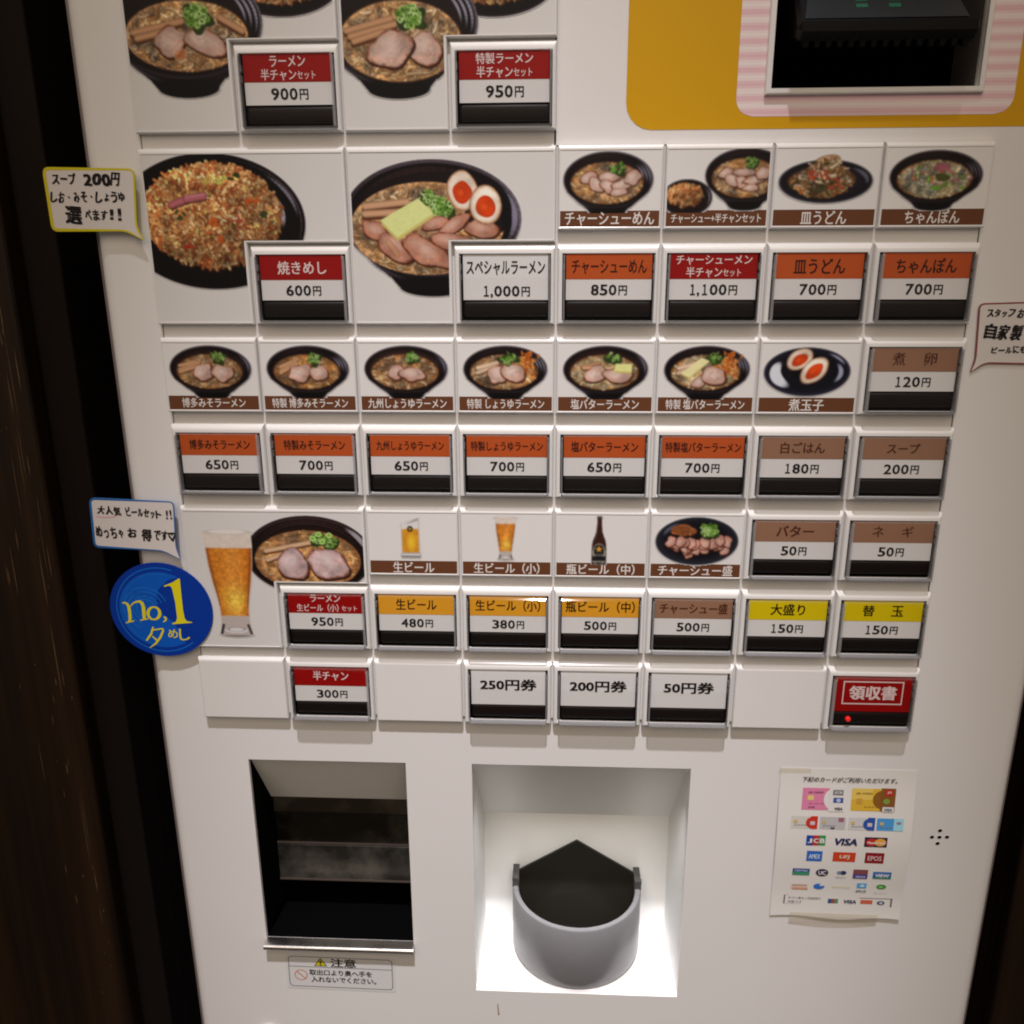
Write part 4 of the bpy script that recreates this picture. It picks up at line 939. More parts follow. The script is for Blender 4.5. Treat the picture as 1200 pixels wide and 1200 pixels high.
# ticket pocket ------------------------------------------------------------------------
m_ = MB(); a, b, c, d = .44, 2.30, -10.15, -7.56; hy, hz = .72, -8.50
tp = DP + .051
m_.face([(a, tp, c), (a, tp, d), (a, hy, hz), (a, 1.8, hz), (a, 1.8, c)], mi=1); m_.face([(b, tp, c), (b, tp, d), (b, hy, hz), (b, 1.8, hz), (b, 1.8, c)], mi=1)
m_.face([(a, tp, c), (b, tp, c), (b, 1.8, c - .3), (a, 1.8, c - .3)], mi=1); m_.face([(a, 1.8, c - .3), (b, 1.8, c - .3), (b, 1.8, hz), (a, 1.8, hz)], mi=1)
m_.face([(a, tp, d), (b, tp, d), (b, hy, hz), (a, hy, hz)], mi=0); m_.face([(a, hy, hz), (b, hy, hz), (b, 1.8, hz), (a, 1.8, hz)], mi=1)
pk = build('ticket_pocket', m_, [mat('pocket_hood_paint', ob(206, 196, 186, .90), .5, noise=(12, .05, 4)), BLACKM], mach, flip=False, label='dark ticket pocket with a sloping white hood')
ys = [pt(400, y, .74)[1] for y in (936, 953, 990.5, 1031)]
m_ = MB(); m_.box(.455, 2.285, .735, .75, ys[1] + .012, hz + .0)
build('flap_strip', m_, smudge_reflection('dull_smoked_plastic', (.022, .017, .013), (.085, .075, .06), .3), pk)
for i, (zt, zb2, y) in enumerate(((ys[1], ys[2] + .01, .76), (ys[2], ys[3], .735))):
    m_ = MB(); m_.box(.452, 2.288, y, y + .02, zb2, zt, b=.006); build('flap_strip', m_, smudge_reflection('smudge_reflection_plastic_%d' % i, (.008, .0065, .005) if i == 0 else (.016, .015, .013), (.05, .046, .036) if i == 0 else (.075, .07, .058), .2), pk)
    m_ = MB(); m_.box(.452, 2.288, y - .02, y, zb2, zb2 + .016); build('flap_edge', m_, mat('worn_edge', (.06, .045, .036), .4), pk)
m_ = MB(); prof = [(DP + .04, -10.145), (-.005, -10.145), (-.03, -10.155), (-.04, -10.18), (-.03, -10.205), (.0, -10.215), (DP, -10.215)]
m_.loops([[(x, y, z) for y, z in prof] for x in (.43, 2.31)]); build('steel_lip', m_, STEEL, pk, smooth=60)
m_ = MB(); m_.box(1.05, 1.35, .60, .62, -9.62, -9.28)

# change tray with its own lamp -----------------------------------------------------------
m_ = MB(); a, b, c, d = 3.075, 5.60, -10.84, -7.555; by = 1.30; hy, hz = 1.299, pt(680, 954, 1.30)[1]; ai, bi = a + .03, b - .03
tp = DP + .051
m_.face([(a, tp, c), (a, tp, d), (ai, by, c)]); m_.face([(a, tp, d), (ai, hy, hz), (ai, by, c)]); m_.face([(b, tp, c), (b, tp, d), (bi, by, c)]); m_.face([(b, tp, d), (bi, hy, hz), (bi, by, c)])
m_.face([(a, tp, c), (b, tp, c), (b, by, c), (a, by, c)]); m_.face([(ai, by, c), (bi, by, c), (bi, by, hz), (ai, by, hz)])
m_.face([(a, tp, d), (b, tp, d), (bi, hy, hz), (ai, hy, hz)])
tray = build('change_tray', m_, mat('tray_paint', ob(206, 198, 190, .86), .45, noise=(12, .04, 4)), mach, flip=False, label='white lit recess with a grey coin cup in it')
l = area('tray_lamp', ((a + b) / 2 * U, .22 * U, -7.82 * U), ((a + b) / 2 * U, .50 * U, -10.84 * U), 2.0 * U, .047, (1.0, .985, .97), .06 * U); l.data.spread = math.radians(72)
# coin cup
ccx, ccy, rad, zf = 4.345, .955, .845, -10.838
zr = pt(676, 1092, ccy - rad)[1]; zsd = pt(602, 1018, 1.12)[1]; zpk = pt(676, 984, 1.12)[1]
NA = 36; by2 = 1.22
def cup_loop(r, z, rb=0):
    P = [(ccx - r, by2 - rb, z)] + [(ccx - r * math.cos(t), ccy - r * math.sin(t), z) for t in np.linspace(0, math.pi, NA)] + [(ccx + r, by2 - rb, z)]
    return P
m_ = MB(); wt = .082
L = [cup_loop(rad * .93, zf), cup_loop(rad * .97, zf + .02), cup_loop(rad * .992, zf + .07), cup_loop(rad, zf + .16), cup_loop(rad, zr - .02), cup_loop(rad - .014, zr), cup_loop(rad - wt + .014, zr), cup_loop(rad - wt, zr - .02), cup_loop(rad - wt - .03, zf + .12), cup_loop(rad * .7, zf + .05)]
m_.loops(L, capa=True, capb=True, closed=True)
cup = build('coin_cup', m_, GREYC, tray, flip=True, smooth=35)
WINGM = mat('dark_grey_wing', (.045, .043, .042), .35)
for sx in (-1, 1):   # side wings rising behind the rim
    m_ = MB()
    xo, xi = ccx + sx * rad, ccx + sx * (rad - wt)
    q = [(.90, zr - .02), (.90, zsd), (by2, zsd), (by2, zr - .02)]
    m_.loops([[(xo + sx * .001, y, z) for y, z in q], [(xi, y, z) for y, z in q]])
    q2 = [(.895, zsd + .001), (.895, zsd + .03), (.96, zsd + .03), (.96, zsd + .001)]; m_.loops([[(xo + sx * .003, y, z) for y, z in q2], [(xi + sx * .01, y, z) for y, z in q2]])
    build('side_wing', m_, WINGM, cup)
m_ = MB()
m_.loops([[(ccx - rad + wt, y, zf + .06), (ccx + rad - wt, y, zf + .06), (ccx + rad - wt, y, zsd), (ccx, y, zpk), (ccx - rad + wt, y, zsd)] for y in (1.10, 1.13)])
build('back_plate', m_, mat('black_gloss_plastic', (.020, .018, .014), .2), cup)
m_ = MB(); L = []
for r, z in ((rad - wt - .002, zr - .03), (rad - wt - .03, zr - .35), (rad - .2, zf + .14)):
    L.append([(ccx - r, 1.098, z)] + [(ccx - r * math.cos(t), ccy - r * math.sin(t), z) for t in np.linspace(0, math.pi, NA)] + [(ccx + r, 1.098, z)])
L.append([(ccx - .5, 1.098, zf + .10)] + [(ccx - .5 * math.cos(t), ccy - .5 * math.sin(t), zf + .10) for t in np.linspace(0, math.pi, NA)] + [(ccx + .5, 1.098, zf + .10)])
m_.loops(L, capa=False, capb=True); build('cup_lining', m_, mat('black_gloss_plastic'), cup, flip=False, smooth=60)

# speaker holes, key lock
for x, z in ((8.5, -8.30), (8.42, -8.39), (8.505, -8.39), (8.59, -8.385), (8.495, -8.475)):
    if 'hole' not in _proto:
        m_ = MB(); A = np.linspace(0, 6.283, 13)[:-1]
        m_.loops([[(r * math.cos(t), y, r * math.sin(t)) for t in A] for r, y in ((.031, -.001), (.026, -.003), (.024, -.001))], capa=False, capb=False)
        m_.face([(.024 * math.cos(t), -.0012, .024 * math.sin(t)) for t in A], mi=1)
        o = build('speaker_hole', m_, [DOOR, BLACKM], mach, (x, DP, z)); _proto['hole'] = o.data
    else: inst('speaker_hole', _proto['hole'], mach, (x, DP, z))
m_ = MB(); A = np.linspace(0, 6.283, 25)[:-1]
m_.loops([[(r * math.cos(t), y, r * math.sin(t)) for t in A] for r, y in ((.13, 0), (.13, -.05), (.11, -.075), (.07, -.08), (.065, -.06))], capa=False)
lk = build('key_lock', m_, mat('chrome', (.75, .74, .72), .12, metal=1), mach, (.345, DP, -11.64), smooth=40)
m_ = MB(); m_.box(-.012, .012, -.004, 0, -.04, .04); build('keyhole', m_, BLACKM, lk, (.345, DP - .06, -11.64))
m_ = MB(); m_.face([(0, 0, 0), (.012, 0, -.03), (.02, 0, -.15), (.03, 0, -.19), (.006, 0, -.20), (.0, 0, -.06)], ob(150, 112, 92))
build('scratch_mark', m_, INK, mach, (3.34, DP - .001, -11.03), flip=False)

# ------------------------------------------------------------------ notes and stickers
def smoothloop(P, n=6):
    """rounds a closed polygon with a Catmull-Rom curve through its points"""
    out = []; k = len(P)
    for i in range(k):
        p0, p1, p2, p3 = [np.array(P[(i + j - 1) % k]) for j in range(4)]
        for t in np.arange(n) / n: out.append(tuple(.5 * (2 * p1 + (p2 - p0) * t + (2 * p0 - 5 * p1 + 4 * p2 - p3) * t * t + (3 * p1 - p0 - 3 * p2 + p3) * t ** 3)))
    return out
def shrink(P, d):
    P = np.array(P); k = len(P); out = []
    ar = sum(P[i][0] * P[(i + 1) % k][1] - P[(i + 1) % k][0] * P[i][1] for i in range(k)); sg = 1 if ar > 0 else -1
    for i in range(k):
        t = P[(i + 1) % k] - P[i - 1]; t = t / (np.linalg.norm(t) + 1e-9); out.append(tuple(P[i] + sg * np.array([-t[1], t[0]]) * (d if np.isscalar(d) else d[i])))
    return out
def note(name, label, P, edge, ewidth, y0, texts, seed):
    P = np.array(P); c = P.mean(0); loop = [(a - c[0], b - c[1]) for a, b in P]
    ewidth = [ewidth] * len(loop) if np.isscalar(ewidth) else list(ewidth); ti = 4 if len(loop) == 42 and edge[0] > edge[2] * 2 and edge[0] < .3 else 3
    for i in range(ti * 7, ti * 7 + 7): ewidth[i] *= .3      # narrow round the tip of the tail
    inn = shrink(loop, ewidth)
    m_ = MB(); paper = ob(205, 192, 184)
    m_.loops([[(a, .012, b) for a, b in loop], [(a, 0, b) for a, b in loop]], edge, capb=False)
    n = len(loop)
    for i in range(n):
        j = (i + 1) % n; dy = -.0012 - .00004 * i; m_.face([(loop[i][0], dy, loop[i][1]), (loop[j][0], dy, loop[j][1]), (inn[j][0], dy, inn[j][1]), (inn[i][0], dy, inn[i][1])], edge)
    m_.face([(a, 0, b) for a, b in loop], paper)
    o = build(name, m_, INK, None, (c[0], y0, c[1]), flip=True, label=label, category='note', group='hand-drawn speech bubble notes on the machine')
    t = MB()
    for k, (s, px, py, wpx, hpx, slope) in enumerate(texts):
        x, z = pt(px, py, y0); sc = pt(px + 1, py, y0)[0] - x; hand_text(t, s, x - c[0], z - c[1], wpx * sc, hpx * sc, 0, ob(26, 20, 22), seed + k, .042, slope)
    build('handwriting', t, INK, o, (c[0], y0 - .0045, c[1]), flip=False)
    return o, c
def rpath(pts, r):
    """closed polygon with rounded corners; pts = [(x,z,radius)]"""
    out = []; k = len(pts)
    for i in range(k):
        p = np.array(pts[i][:2]); a = np.array(pts[i - 1][:2]); b = np.array(pts[(i + 1) % k][:2]); rad_ = pts[i][2]
        u1 = (a - p) / np.linalg.norm(a - p); u2 = (b - p) / np.linalg.norm(b - p); s, e = p + u1 * rad_, p + u2 * rad_
        for t in np.linspace(0, 1, 7): out.append(tuple((1 - t) ** 2 * s + 2 * t * (1 - t) * p + t * t * e))
    return out
YN = -.012 + DP - .05
def PP(x, y, d, r): a, b = pt(x, y, d); return (a, b, r)
y1 = -.012
P1 = rpath([PP(49, 195.5, y1, .07), PP(157.5, 197.5, y1, .07), PP(160.5, 265, y1, .05), PP(168.5, 281.5, y1, .008), PP(147, 271, y1, .06), PP(61, 271.5, y1, .07)], 0)
ew = [.030 if (a < pt(70, 230, y1)[0]) else .018 for a, b in P1]
note('speech_bubble_note', 'white speech bubble note with a yellow border, reading スープ 200円', P1, ob(196, 176, 30), ew, y1,
     [('スープ', 75, 210, 29, 11, 0), ('200円', 119, 210.5, 43, 13, 0), ('しお、みそ、しょうゆ', 103, 231, 88, 11, 0), ('選', 86.5, 252, 21, 18, 0), ('べます!!', 122, 252, 46, 12, 0)], 3)
P2 = rpath([PP(104, 583, y1, .07), PP(203.5, 588, y1, .06), PP(206.5, 640, y1, .05), PP(211.5, 655.5, y1, .008), PP(190, 645.5, y1, .06), PP(110, 641.5, y1, .07)], 0)
ew = [.024 if (a < pt(118, 612, y1)[0]) else .010 for a, b in P2]
n2, c2 = note('speech_bubble_note', 'white speech bubble note with a thin blue border above the round sticker', P2, ob(38, 92, 150), ew, y1,
     [('大人気', 128, 598, 28, 11, -.04), ('ビールセット', 168, 601, 42, 10, -.08), ('!!', 198, 603, 9, 11, 0), ('めっちゃ', 129, 624, 34, 13, -.05), ('お', 155, 624, 12, 12, 0), ('得', 172, 627, 13, 14, 0), ('です♡', 193, 628, 26, 11, -.06)], 14)
m_ = MB(); g = random.Random(2)
x, z = pt(122, 606, y1); m_.face([(x - c2[0] - .09, 0, z - c2[1]), (x - c2[0], 0, z - c2[1] - .012), (x - c2[0] + .12, 0, z - c2[1] - .004), (x - c2[0] + .12, 0, z - c2[1] + .012), (x - c2[0], 0, z - c2[1] + .006), (x - c2[0] - .09, 0, z - c2[1] + .014)], ob(204, 158, 158))
build('marker_stroke', m_, INK, n2, (c2[0], y1 - .0012, c2[1]), flip=False)
y3 = DP - .02
P3 = rpath([PP(1147.5, 355.5, y3, .06), PP(1262, 352, y3, .06), PP(1252, 428, y3, .06), PP(1155, 426.0, y3, .05), PP(1137, 436.5, y3, .010), PP(1142.5, 420, y3, .04)], 0)
note('speech_bubble_note', 'white speech bubble note with a dark red border at the right edge', P3, ob(130, 62, 56), .014, y3,
     [('スタッフ', 1173, 367, 33, 9, .02), ('おすすめ', 1211, 367, 38, 10, 0), ('自家製', 1176, 389, 46, 17, 0), ('ビールにも', 1182, 410, 42, 8, .02)], 25)

# round no,1 sticker -----------------------------------------------------------------
y4 = -.014; cxs, czs = pt(189, 715, y4)
SR = .575
m_ = MB(); BL1, BL2 = ob(3, 48, 136), ob(14, 74, 156); A = np.linspace(0, 2 * math.pi, 65)[:-1]
def circ(r, cx=0, cz=0, sx=1, sz=1): return [(cx + r * sx * math.cos(t), cz + r * sz * math.sin(t)) for t in A]
m_.loops([[(a, .012, b) for a, b in circ(SR, 0, 0, 1, .97)], [(a, 0, b) for a, b in circ(SR, 0, 0, 1, .97)]], BL1)
def disc(m_, r, cx, cz, sx, sz, y, col): m_.face([(a, y, b) for a, b in circ(r, cx, cz, sx, sz)], col)
def ringd(m_, r0, r1, a0, a1, cx, cz, y, col, n=40):
    T = np.radians(np.linspace(a0, a1, n))
    for t, s in zip(T[:-1], T[1:]):
        m_.face([(cx + r0 * math.cos(t), y, cz + r0 * math.sin(t)), (cx + r1 * math.cos(t), y, cz + r1 * math.sin(t)), (cx + r1 * math.cos(s), y, cz + r1 * math.sin(s)), (cx + r0 * math.cos(s), y, cz + r0 * math.sin(s))], col)
# lighter swirl
T = np.radians(np.linspace(60, 300, 40)); sw = [(.47 * math.cos(t), .45 * math.sin(t)) for t in T]
sw += [(.18, -.25), (.12, -.14), (-.02, -.02), (-.05, .10), (.0, .25), (.12, .36)]
m_.face([(a, -.001, b) for a, b in sw], ob(12, 80, 168))
ringd(m_, .49, .505, 70, 310, 0, 0, -.0015, ob(20, 92, 176)); ringd(m_, .425, .435, 75, 250, 0, 0, -.0015, ob(20, 92, 176))
for r in (.10, .14, .19, .24): ringd(m_, r, r + .012, 20, 250, -.17, .02, -.0015, ob(26, 98, 178))
for k in range(6): ringd(m_, .06, .067, 30, 150, -.30 + k * .07, .16 - k * .015, -.0020 - k * .0002, ob(10, 70, 156), 10)
stk = build('round_sticker', m_, INK, None, (cxs, y4, czs), flip=True, label='round blue sticker with yellow writing stuck on the left edge of the machine', category='sticker')
m_ = MB(); YE = ob(214, 196, 24); q = lambda x, y: (lambda a: (a[0] - cxs, a[1] - czs))(pt(90 + x / 5.71, 570 + y / 5.71, y4))
def qp(L_): m_.face([(a, 0, b) for a, b in [q(*p) for p in L_]], YE)
qp([(690, 617), (700, 720), (712, 830), (722, 880), (735, 900), (774, 908), (772, 912), (640, 922), (640, 914), (664, 905), (672, 880), (660, 780), (640, 690), (630, 668), (612, 664), (586, 672), (582, 664), (640, 642), (680, 616)])
SK = [0.0]
def stroke(L_, w0):
    L_ = [q(*p) for p in L_]
    for i in range(len(L_) - 1):
        SK[0] -= .00004; yy = SK[0]
        (a, b), (c, d) = L_[i], L_[i + 1]; l = math.hypot(c - a, d - b) + 1e-9; nx, nz = -(d - b) / l, (c - a) / l; wa, wb = w0[i], w0[i + 1]
        m_.face([(a + nx * wa, yy, b + nz * wa), (c + nx * wb, yy, d + nz * wb), (c - nx * wb, yy, d - nz * wb), (a - nx * wa, yy, b - nz * wa)], YE)
stroke([(304, 778), (330, 778), (348, 800), (356, 850), (358, 890), (350, 905)], [.006, .012, .018, .018, .016, .014]); stroke([(330, 912), (385, 898)], [.007, .007])
stroke([(352, 810), (378, 780), (410, 768), (432, 772), (446, 800), (450, 850), (452, 885)], [.004, .008, .012, .018, .02, .019, .016]); stroke([(425, 895), (478, 885)], [.007, .007])
B = [(517 + 40 * math.cos(t), 848 + 42 * math.sin(t)) for t in np.linspace(0, 6.283, 25)]
stroke(B, [.008 + .010 * abs(math.cos(t)) for t in np.linspace(0, 6.283, 25)])
stroke([(582, 872), (598, 878), (596, 895), (578, 908)], [.008, .013, .010, .003])
stroke([(512, 938), (500, 985), (468, 1030)], [.008, .012, .010]); stroke([(498, 962), (575, 950), (580, 962), (560, 1010), (530, 1050), (490, 1078)], [.008, .008, .012, .012, .011, .004]); stroke([(505, 1000), (540, 1030)], [.006, .012])
for s, x, y_, w_, h_ in (('め', 645, 985, 62, 62), ('し', 722, 992, 66, 80)):
    a, b = q(x, y_); put_text(m_, s, a, b, w_ / 5.71 / 100, h_ / 5.71 / 100, 0, YE, .012, 0, -.05)
build('lettering', m_, INK, stk, (cxs, y4 - .0035, czs), flip=False)

# caution sticker -----------------------------------------------------------------------
y5 = DP - .004; P5 = [pt(*p, y5) for p in ((333.5, 1115), (463, 1121), (462.8, 1166), (338, 1158))]; c5 = np.mean(P5, 0)
x0, x1, z0, z1 = -.70, .70, -.272, .272; ang = -.012
m_ = MB(); m_.rrect(x0, x1, z0, z1, 0, .03, ob(204, 196, 190), yb=.003)
cst = build('caution_sticker', m_, INK, None, (c5[0], y5, c5[1]), label='small white caution sticker with a yellow warning triangle under the ticket pocket', category='sticker'); cst.rotation_euler = (0, -ang, 0)
m_ = MB(); K = ob(50, 42, 42); o_, i_ = rr(x0 + .035, x1 - .035, z0 + .035, z1 - .035, .05), rr(x0 + .043, x1 - .043, z0 + .043, z1 - .043, .043)
ringface(m_, o_, i_, 0, K); m_.rect(x0 + .043, x1 - .043, .075, .082, 0, K)
KK = ob(30, 24, 26)
m_.face([(-.335, 0, .095), (-.165, 0, .095), (-.25, 0, .225)], ob(40, 34, 16)); m_.face([(-.317, -.001, .104), (-.183, -.001, .104), (-.25, -.001, .206)], ob(196, 176, 24))
put_text(m_, '!', -.25, .143, .016, .07, -.002, KK, .03); put_text(m_, '注意', .04, .155, .32, .13, 0, KK, .018)
for a0 in (0,):
    ringd(m_, .072, .084, 0, 360, -.51, -.055, 0, ob(190, 112, 84)); m_.face([(-.566, 0, -.008), (-.556, 0, .002), (-.454, 0, -.102), (-.464, 0, -.112)], ob(190, 112, 84))
put_text(m_, '取出口より奥へ手を', -.0, -.005, .80, .088, 0, KK, .022); put_text(m_, '入れないでください。', .035, -.115, .83, .088, 0, KK, .022)
o = build('lettering', m_, INK, cst, (c5[0], y5 - .0015, c5[1]), flip=False)

# card notice: a taped sheet that bows away from the door ------------------------------------
x0, x1, z0, z1 = 0, 1.53, -2.03, 0
px0, pz1 = 6.615, -7.51
def warp(x, z):
    t = -z / 2.03; s = x / 1.53
    return -(.012 + .05 * math.sin(math.pi * min(1, t * 1.02)) ** 2 * (.6 + .5 * s) + .06 * max(0, t - .82) ** 1.2 * (1 + s) + .03 * max(0, t - .55) * s)
def slant(x, z): return x + .025 * (-z) * .0 + (.03 * (-z / 2.03))
NX, NZ = 18, 30
m_ = MB(); rows = []
for j in range(NZ + 1):
    z = -2.03 * j / NZ; rows.append([(slant(1.53 * i / NX, z), warp(1.53 * i / NX, z), z + (.02 * math.sin(i * .5) if j == NZ else 0)) for i in range(NX + 1)])
off = .004
m_.loops(rows, ob(212, 202, 192), capa=False, capb=False, closed=False)
m_.loops([[(x, y + off, z) for x, y, z in r] for r in rows], ob(212, 202, 192), capa=False, capb=False, closed=False)
sheet = build('card_notice', m_, PAPERINK, None, (px0, DP, pz1), flip=False, smooth=60, label='white paper notice showing payment cards and card logos, taped beside the coin cup', category='notice')
t = MB(); Q = lambda x, y: (lambda a: (a[0] - px0, a[1] - pz1))(pt(900 + x / 5.217, 890 + y / 5.217, DP - .04))
def wq(x0_, y0_, x1_, y1_, col, lift=.003, rnd=0, n=3, jit=0):
    a, b = Q(x0_, y0_), Q(x1_, y1_); xa, za, xb, zb3 = a[0], a[1], b[0], b[1]
    for i in range(n):
        u0, u1 = xa + (xb - xa) * i / n, xa + (xb - xa) * (i + 1) / n
        t.face([(u0, warp(u0, za) - lift, za), (u1, warp(u1, za) - lift, za), (u1, warp(u1, zb3) - lift, zb3), (u0, warp(u0, zb3) - lift, zb3)][::-1], col)
def wt_(s, x, y, w_, h_, col, bold=.02, sh=0, lift=.008):
    a, b = Q(x, y); put_text(t, s, a, b, w_ / 521.7 * .98, h_ / 521.7 * 1.0, -lift, col, bold, sh, 0, warp)
def well(x, y, rx, ry, col, lift=.005):
    c = Q(x, y); L = [(c[0] + rx / 521.7 * math.cos(a), c[1] + ry / 521.7 * math.sin(a)) for a in np.linspace(0, 6.283, 21)[:-1]]
    t.face([(a, warp(a, b) - lift, b) for a, b in L], col)
INKD = ob(52, 44, 46)
wt_('下記のカードがご利用いただけます。', 505, 132, 570, 34, INKD, .014, .25)
# pink card, gold card
wq(218, 178, 382, 312, ob(206, 120, 148)); well(400, 246, 55, 70, ob(214, 204, 196)); wq(382, 170, 462, 320, ob(212, 202, 193), .006)
wq(245, 222, 280, 252, ob(214, 184, 110), .007); wt_('JQ CARD', 295, 205, 90, 14, ob(120, 60, 70), .02, .2, .009); wt_('JCB', 265, 292, 40, 12, ob(90, 40, 60), .02, 0, .009)
for k in range(3): wq(250 + k * 34, 268, 274 + k * 34, 272, ob(170, 90, 110), .008, n=1)
wq(402, 190, 462, 224, ob(120, 116, 112), .008); wt_('JCB', 432, 207, 44, 20, ob(200, 192, 186), .03, 0, .012); wq(402, 236, 460, 268, ob(62, 82, 140), .008); well(432, 252, 13, 13, ob(170, 176, 200), .011); wt_('VISA', 430, 301, 50, 18, ob(44, 44, 60), .03, .2, .011)
wq(520, 182, 770, 320, ob(204, 160, 52)); wq(520, 182, 640, 250, ob(212, 178, 84), .004); well(705, 250, 60, 62, ob(132, 84, 34)); wq(700, 182, 770, 318, ob(126, 78, 34), .006)
wq(725, 190, 766, 226, ob(180, 40, 34), .009); wt_('JR', 745, 207, 28, 18, ob(210, 180, 170), .02, 0, .012); well(725, 258, 20, 18, ob(120, 140, 60), .010); wq(700, 290, 765, 320, ob(206, 200, 196), .010); wt_('VISA', 732, 306, 48, 18, ob(90, 86, 90), .03, .2, .013)
wt_('JQ CARD', 592, 212, 100, 14, ob(130, 90, 30), .02, .2, .009); wq(545, 240, 575, 272, ob(190, 140, 60), .008)
for k in range(4): wq(590 + k * 22, 288, 604 + k * 22, 292, ob(140, 96, 40), .008, n=1)
# four small cards
for i, (xa, xb, c_, c2_) in enumerate(((145, 298, (196, 186, 174), (188, 50, 36)), (320, 468, (178, 170, 168), (150, 90, 100)), (494, 646, (192, 186, 180), (44, 76, 146)), (668, 820, (72, 140, 192), (150, 196, 204)))):
    y_ = 345 + i * 4; wq(xa, y_, xb, y_ + 76, ob(*c_))
    if i in (0, 2): well(xb - 32, y_ + 40, 34, 38, ob(*c2_)); wq(xb - 34, y_, xb, y_ + 76, ob(*c2_), .006, n=1); wq(xb - 40, y_ + 30, xb - 14, y_ + 52, ob(196, 176, 176), .009, n=1)
    elif i == 3: wq(xb - 50, y_ + 2, xb, y_ + 74, ob(*c2_), .006, n=1); wq(xb - 36, y_ + 20, xb - 10, y_ + 34, ob(150, 110, 130), .009, n=1)
    else: wq(xb - 36, y_ + 6, xb - 6, y_ + 30, ob(*c2_), .006, n=1); wq(xa + 60, y_ + 62, xa + 84, y_ + 72, ob(50, 50, 60), .006, n=1)
    wq(xa + 14, y_ + 22, xa + 34, y_ + 40, ob(196, 160, 96), .008, n=1)
    for k in range(4): wq(xa + 14 + k * 20, y_ + 50, xa + 28 + k * 20, y_ + 55, ob(130, 124, 124), .007, n=1)
def badge(x0_, y0_, x1_, y1_, col, s, tc_, bold=.02, sh=0, c2_=None, k=.78, kh=.5):
    wq(x0_, y0_, x1_, y1_, ob(*col))
    if c2_: wq(x0_, (y0_ + y1_) / 2, x1_, y1_, ob(*c2_), .005)
    if s: wt_(s, (x0_ + x1_) / 2, (y0_ + y1_) / 2, (x1_ - x0_) * k, (y1_ - y0_) * kh, ob(*tc_), bold, sh, .009)
for k, (s, c_) in enumerate((('J', (30, 66, 146)), ('C', (176, 44, 44)), ('B', (50, 136, 70)))): badge(236 + k * 38, 460, 270 + k * 38, 522, c_, s, (210, 202, 196), .03)
wt_('VISA', 474, 497, 140, 46, ob(34, 36, 82), .03, .2)
badge(590, 468, 720, 530, (40, 34, 60), '', (0, 0, 0)); well(628, 499, 34, 27, ob(180, 44, 34), .006); well(682, 499, 34, 27, ob(214, 150, 60), .007); wt_('MasterCard', 655, 500, 100, 16, ob(226, 214, 204), .02, 0, .011)
badge(238, 554, 326, 620, (48, 96, 168), 'AMEX', (196, 206, 216), .02); badge(398, 560, 528, 622, (192, 62, 34), 'UFJ', (216, 196, 170), .02, .2, None, .45); badge(594, 562, 700, 630, (132, 26, 32), 'EPOS', (206, 170, 166), .02)
badge(152, 664, 252, 708, (60, 80, 128), '', (0, 0, 0), c2_=(58, 132, 96)); wt_('CEDYNA', 202, 677, 80, 14, ob(170, 180, 200), .02, 0, .009)
well(330, 690, 38, 28, ob(50, 40, 64)); wt_('UC', 330, 690, 44, 28, ob(212, 204, 200), .03, 0, .009)
well(458, 690, 20, 15, ob(44, 52, 84)); well(434, 690, 14, 13, ob(120, 130, 150)); wt_('Diners', 444, 718, 60, 9, ob(110, 104, 104), .01)
badge(522, 668, 604, 728, (128, 70, 70), '', (0, 0, 0), c2_=(70, 66, 126)); wt_('nicos', 563, 712, 56, 16, ob(196, 186, 206), .02, 0, .009)
badge(642, 682, 748, 728, (52, 98, 160), 'VIEW', (214, 208, 204), .03); wq(642, 714, 748, 728, ob(44, 116, 100), .006)
wq(142, 760, 243, 798, ob(212, 184, 168)); wq(150, 784, 243, 798, ob(204, 140, 104), .006); wt_('JACCS', 192, 770, 86, 10, ob(90, 76, 76), .02, 0, .009)
well(312, 778, 34, 22, ob(52, 104, 180)); well(330, 768, 16, 8, ob(210, 200, 192), .008)
wt_('Orico', 445, 778, 110, 14, ob(206, 190, 140), .01)
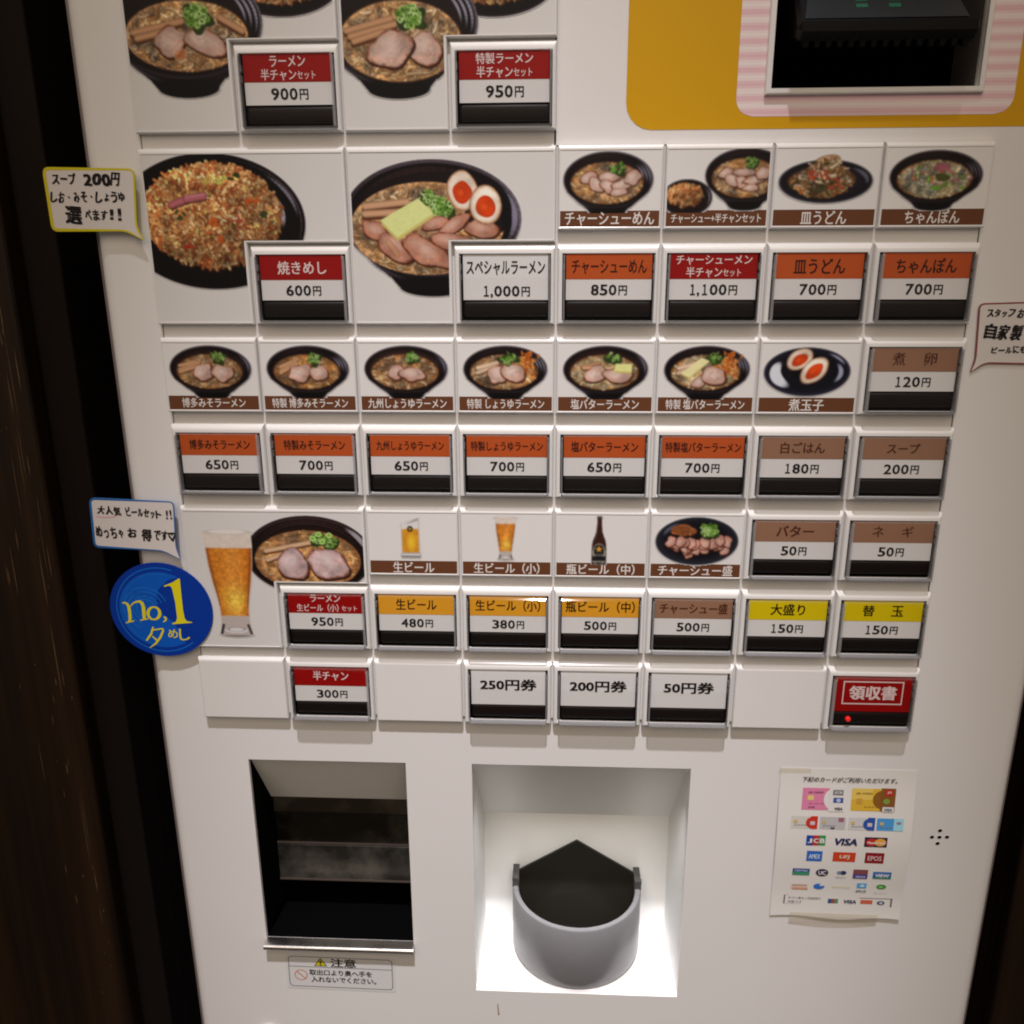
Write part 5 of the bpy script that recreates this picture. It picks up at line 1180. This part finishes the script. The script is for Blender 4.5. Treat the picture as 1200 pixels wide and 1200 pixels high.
wq(546, 756, 600, 790, ob(84, 150, 196)); well(575, 772, 14, 11, ob(180, 206, 220), .008); wt_('APLUS', 567, 806, 64, 16, ob(80, 74, 74), .02)
well(692, 778, 30, 18, ob(66, 134, 58)); well(688, 778, 14, 6, ob(150, 190, 120), .008); wt_('セゾン', 685, 818, 80, 8, ob(120, 112, 108), .01)
for a_, b_, c_, d_ in ((100, 832, 103, 886), (100, 832, 130, 834), (752, 853, 755, 905), (100, 886, 200, 888), (560, 852, 752, 854)): wq(a_, b_, c_, d_, ob(110, 100, 96), n=1 if c_ - a_ < 50 else 3)
wt_('ギフト券もご利用頂け', 225, 850, 205, 15, ob(96, 86, 84), .012, .2); wt_('可能です', 165, 872, 90, 15, ob(96, 86, 84), .012, .2)
for k, (s, c_) in enumerate((('J', (50, 76, 120)), ('C', (150, 70, 70)), ('B', (90, 130, 90)))): badge(370 + k * 20, 856, 388 + k * 20, 884, c_, '', (0, 0, 0))
wt_('VISA', 502, 872, 78, 24, ob(60, 60, 90), .03, .2); badge(568, 862, 638, 888, (192, 92, 66), '', (0, 0, 0)); well(690, 880, 24, 15, ob(80, 80, 110)); well(690, 880, 10, 8, ob(190, 186, 190), .008)
build('printed_cards', t, INK, sheet, (px0, DP, pz1), flip=False)
for nm, xa, xb, za, zb4 in (('top', .28 - .3, .34, .012, -.05), ('bottom', .26, 1.30, -1.96, -2.15)):
    m_ = MB(); n = 12; R1 = []
    for j in range(5):
        z = za + (zb4 - za) * j / 4
        R1.append([(xa + (xb - xa) * i / n, (warp(max(0, xa + (xb - xa) * i / n), max(z, -2.03)) - .006) if z > -2.04 else -.006 + warp(.7, -2.03) * max(0, 1 + (z + 2.03) / .12), z - (.045 * math.sin(math.pi * i / n) if j == 4 and nm == 'bottom' else 0)) for i in range(n + 1)])
    m_.loops(R1, capa=False, capb=False, closed=False); build('tape_strip', m_, TAPE, sheet, (px0, DP, pz1), flip=False)

bpy.data.objects.remove(_to)
print('tris approx', sum(len(p.vertices) - 2 for m in bpy.data.meshes for p in m.polygons) if False else len(bpy.data.objects))
